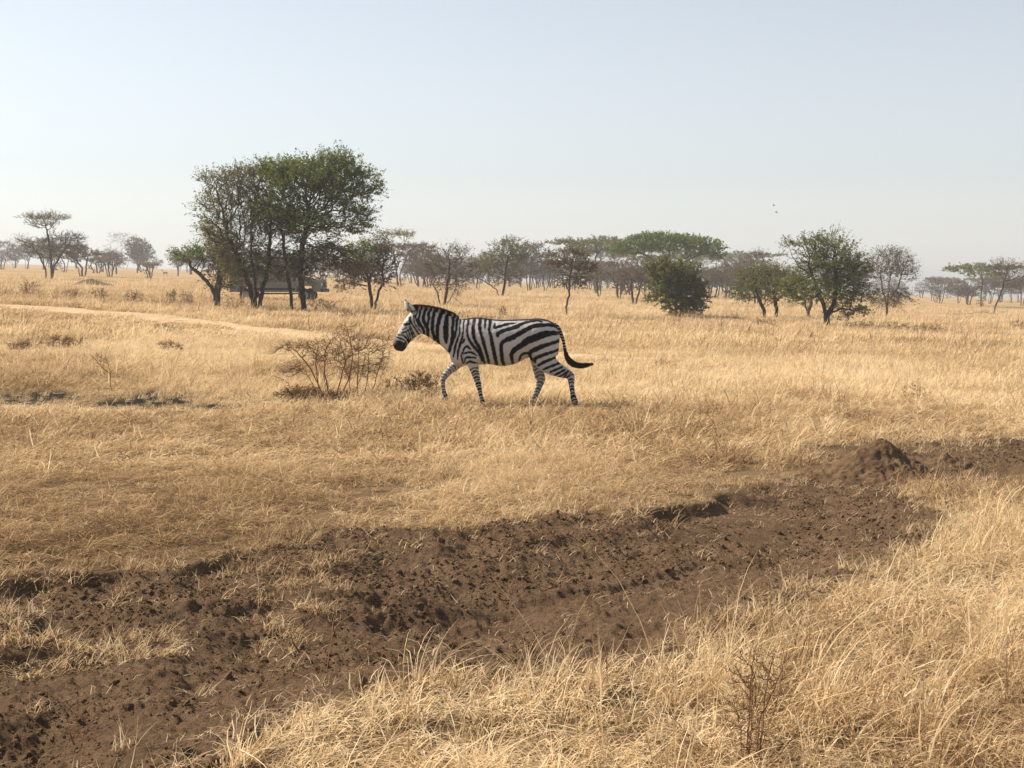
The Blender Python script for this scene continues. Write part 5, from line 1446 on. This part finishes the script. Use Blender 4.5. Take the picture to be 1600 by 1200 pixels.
def build_vehicle():
    p = P(437, 471)
    paint = simple("vehicle_paint", (0.19, 0.18, 0.135), 0.45, spec=0.4)
    trim = simple("vehicle_trim", (0.03, 0.03, 0.03), 0.6)
    tan_ = simple("vehicle_stripe", (0.30, 0.22, 0.14), 0.5)
    canvas = simple("roof_canvas", (0.20, 0.195, 0.165), 0.85)
    glass = simple("vehicle_glass", (0.10, 0.13, 0.14), 0.08, spec=0.8)
    rubber = simple("tyre_rubber", (0.022, 0.021, 0.02), 0.85)
    steel = simple("wheel_steel", (0.30, 0.29, 0.27), 0.45, metal=0.6)
    lamp = simple("headlamp_glass", (0.75, 0.75, 0.70), 0.1, spec=0.8)
    root = empty("safari_vehicle", (p.x, p.y, gz(p.x, p.y)), "grey-green long safari vehicle half hidden behind the big acacia trunks", "vehicle")
    W = 0.92
    body = [(-2.95, 0.60), (-2.45, 0.60), (-2.35, 0.98), (-1.55, 0.98), (-1.45, 0.60), (1.25, 0.60), (1.38, 0.98), (2.28, 0.98), (2.40, 0.62), (2.85, 0.62), (2.88, 1.20), (2.80, 1.32), (1.55, 1.42), (-2.95, 1.42)]
    add("body", prism(body, -W, W, 0.025, "body", paint), root)
    add("hood", prism([(1.58, 1.40), (2.80, 1.31), (2.78, 1.38), (1.58, 1.50)], -0.72, 0.72, 0.02, "hood", paint), root)
    cab = add("window_frame", prism([(-2.93, 1.40), (-2.80, 1.43), (-2.70, 2.02), (1.05, 2.02), (1.42, 1.43), (1.55, 1.40), (1.20, 2.10), (-2.90, 2.10)], -0.86, 0.86, 0.0, "window_frame", paint), root)
    for x in (-1.75, -0.70, 0.35):
        for s in (-1, 1):
            add("pillar", prism([(x - 0.05, 1.40), (x + 0.05, 1.40), (x + 0.05, 2.04), (x - 0.05, 2.04)], s * 0.87, s * 0.80, 0.01, "pillar", paint), root)
    for (x0, x1) in ((-2.72, -1.82), (-1.68, -0.77), (-0.63, 0.28), (0.42, 1.18)):
        for s in (-1, 1):
            add("window", prism([(x0, 1.44), (x1 + (0.12 if x1 > 1 else 0), 1.44), (x1 - (0.14 if x1 > 1 else 0), 2.00), (x0, 2.00)], s * 0.835, s * 0.825, 0, "window", glass), root)
    add("windscreen", prism([(1.50, 1.45), (1.53, 1.45), (1.20, 2.03), (1.17, 2.03)], -0.78, 0.78, 0, "windscreen", glass), root)
    add("roof", prism([(-2.92, 2.10), (1.22, 2.10), (1.16, 2.17), (-2.90, 2.17)], -0.90, 0.90, 0.02, "roof", canvas), root)
    pop = add("pop_up_roof", prism([(-2.6, 2.46), (0.7, 2.46), (0.66, 2.54), (-2.58, 2.54)], -0.78, 0.78, 0.02, "pop_up_roof", canvas), root)
    for x in (-2.5, -1.5, -0.45, 0.6):
        for y in (-0.7, 0.7):
            add("post", prism([(x - 0.02, 2.16), (x + 0.02, 2.16), (x + 0.02, 2.48), (x - 0.02, 2.48)], y - 0.02, y + 0.02, 0, "post", trim), pop)
    for (x0, x1) in ((-0.62, 0.26), (0.40, 1.20), (-1.40, -0.76)):
        for s in (-1, 1):
            d = add("door", prism([(x0, 0.66), (x1, 0.66), (x1, 1.39), (x0, 1.39)], s * 0.938, s * 0.90, 0.012, "door", paint), root)
            add("handle", prism([(x0 + 0.06, 1.22), (x0 + 0.2, 1.22), (x0 + 0.2, 1.25), (x0 + 0.06, 1.25)], s * 0.965, s * 0.935, 0.005, "handle", trim), d)
    for s in (-1, 1):
        add("side_stripe", prism([(-1.42, 1.10), (1.22, 1.10), (1.22, 1.17), (-1.42, 1.17)], s * 0.948, s * 0.92, 0, "side_stripe", tan_), root)
        add("side_stripe", prism([(-1.42, 0.72), (1.22, 0.72), (1.22, 0.86), (-1.42, 0.86)], s * 0.948, s * 0.92, 0, "side_stripe", trim), root)
        add("side_step", prism([(-1.35, 0.46), (1.20, 0.46), (1.20, 0.53), (-1.35, 0.53)], s * 1.02, s * 0.84, 0.015, "side_step", trim), root)
        add("headlight", prism([(2.86, 1.0), (2.91, 1.0), (2.91, 1.16), (2.86, 1.16)], s * 0.72, s * 0.52, 0.012, "headlight", lamp), root)
        add("mirror", prism([(1.28, 1.52), (1.34, 1.52), (1.34, 1.74), (1.28, 1.74)], s * 1.12, s * 0.92, 0.01, "mirror", trim), root)
    add("bumper", prism([(2.84, 0.60), (3.02, 0.60), (3.02, 0.80), (2.84, 0.80)], -0.90, 0.90, 0.03, "bumper", trim), root)
    add("grille", prism([(2.86, 0.90), (2.92, 0.90), (2.92, 1.22), (2.86, 1.22)], -0.46, 0.46, 0.01, "grille", trim), root)
    tyre = wheel_mesh([(0.24, -0.11), (0.36, -0.13), (0.41, -0.10), (0.42, 0), (0.41, 0.10), (0.36, 0.13), (0.24, 0.11)], 28, rubber, "tyre")
    rim = wheel_mesh([(0.245, -0.09), (0.20, -0.06), (0.10, -0.05), (0.09, -0.10), (0.0, -0.10), (0.0, 0.10), (0.09, 0.10), (0.10, 0.05), (0.20, 0.06), (0.245, 0.09)], 24, steel, "rim")
    hub = wheel_mesh([(0.0, -0.02), (0.07, -0.02), (0.07, 0.02), (0.0, 0.02)], 12, steel, "hub")
    for x in (-1.95, 1.83):
        for s in (-1, 1):
            w = add("wheel", hub, root, (x, s * 0.80, 0.42))
            add("tyre", tyre, w); add("rim", rim, w)
    sp = add("spare_wheel", tyre, root, (-3.06, 0.1, 1.25)); sp.rotation_euler = (0, 0, R(90))
    root.rotation_euler = (0, 0, R(-6))
build_vehicle()

# ------------------------------------------------------------------ far gazelle and two birds
def build_gazelle():
    p = P(258, 432)
    body = [(-.56, .88, -.55, .84, .02), (-.52, .93, -.50, .80, .035), (-.43, .98, -.40, .82, .05), (-.37, .97, -.32, .74, .05), (-.33, .83, -.24, .58, .06), (-.26, .72, -.18, .42, .10), (0, .69, 0, .38, .13), (.22, .70, .22, .44, .12), (.36, .68, .34, .50, .08)]
    pcs = [body_loft(body, 4)]
    for (x, y, hock) in ((-.20, -.07, 0), (-.16, .07, 0), (.26, -.07, .05), (.30, .07, .05)):
        pcs.append(leg_loft([(x, .55, .07, .05, y), (x, .42, .045, .035, y), (x + hock, .26, .024, .02, y), (x + hock * .6, .10, .015, .015, y), (x + hock * .4, .0, .018, .018, y)], 3))
    me = fuse("gazelle_body", pcs, 0.016, 3)
    m, nt, b = mat("gazelle_coat", 0.8)
    tc = nt.nodes.new("ShaderNodeTexCoord"); sx = nt.nodes.new("ShaderNodeSeparateXYZ"); nt.links.new(tc.outputs["Object"], sx.inputs[0])
    nt.links.new(ramp(nt, sx.outputs[2], [(0.30, (0.50, 0.36, 0.22)), (0.46, (0.62, 0.56, 0.48)), (0.50, (0.10, 0.06, 0.04)), (0.54, (0.42, 0.25, 0.12))]), b.inputs["Base Color"])
    me.materials.clear(); me.materials.append(m)
    root = empty("gazelle", (p.x, p.y, gz(p.x, p.y)), "tiny pale gazelle standing in the distance left of the squat tree", "gazelle")
    root.scale = (1.15, 1.15, 1.15)
    add("body", me, root)
    mh = simple("horn", (0.04, 0.03, 0.025), 0.5)
    for s in (-1, 1):
        v, f = loft([((-.41 + .10 * t, s * (.03 + .02 * t), .97 + .24 * t - .03 * t * t), (.012 * (1 - .8 * t), 0, 0), (0, .012 * (1 - .8 * t), 0)) for t in np.linspace(0, 1, 6)], 8)
        hm = bpy.data.meshes.new("horn"); hm.from_pydata(v, [], f); hm.materials.append(mh)
        add("horn", hm, root)
build_gazelle()
def build_birds():
    m = simple("bird_feather", (0.05, 0.045, 0.042), 0.8)
    for (u, v, rz, rx, lab) in ((1209, 321, 0.3, 0.35, "upper of two tiny dark birds flying in the pale sky"), (1213, 332, -0.4, -0.25, "lower of two tiny dark birds flying in the pale sky")):
        c = at(u, v, 230)
        root = empty("bird", c, lab, "bird")
        root.rotation_euler = (rx, 0.1, rz)
        bl = [(-.20, .01, -.20, -.01, .008), (-.15, .035, -.15, -.02, .025), (-.05, .05, -.05, -.05, .045), (.08, .045, .08, -.04, .04), (.2, .015, .2, -.01, .02), (.30, .008, .30, -.004, .045)]
        vv, ff = body_loft(bl, 3)
        bm = bpy.data.meshes.new("body"); bm.from_pydata(vv, [], ff); bm.materials.append(m)
        add("body", bm, root)
        for s in (-1, 1):
            V, Q = [], []
            for i, t in enumerate(np.linspace(0, 1, 7)):
                y = s * (.03 + .32 * t); z = .02 + .12 * math.sin(t * 1.9); ch = .10 * (1 - .75 * t ** 2)
                x0 = -.05 + .10 * t * t
                V += [(x0 - ch * .4, y, z), (x0, y, z + .012), (x0 + ch, y, z - .004)]
            for i in range(6):
                for k in range(2): Q.append((3 * i + k, 3 * i + k + 1, 3 * i + k + 4, 3 * i + k + 3))
            w = add("wing", mesh_np("wing", V, quads=Q, mats=[m], smooth=True), root)
            sm = w.modifiers.new("thick", 'SOLIDIFY'); sm.thickness = 0.01
build_birds()
# ------------------------------------------------------------------ dusty air
def build_haze():
    m = bpy.data.materials.new("dusty_air"); m.use_nodes = True
    nt = m.node_tree; nt.nodes.clear()
    out = nt.nodes.new("ShaderNodeOutputMaterial")
    pv = nt.nodes.new("ShaderNodeVolumePrincipled")
    pv.inputs["Color"].default_value = (0.93, 0.95, 1.0, 1)
    pv.inputs["Density"].default_value = HAZE
    pv.inputs["Anisotropy"].default_value = 0.1
    nt.links.new(pv.outputs[0], out.inputs["Volume"])
    x0, x1, y0, y1, z0, z1 = -1400, 1400, -1400, 1400, -36, 38
    v = [(x, y, z) for z in (z0, z1) for y in (y0, y1) for x in (x0, x1)]
    q = [(0, 2, 3, 1), (4, 5, 7, 6), (0, 1, 5, 4), (2, 6, 7, 3), (0, 4, 6, 2), (1, 3, 7, 5)]
    o = add("haze", mesh_np("haze", v, quads=q, mats=[m]))
    tag(o, "pale dusty haze hanging over the plain", "haze", kind="stuff")
HAZE = 0.00055
build_haze()
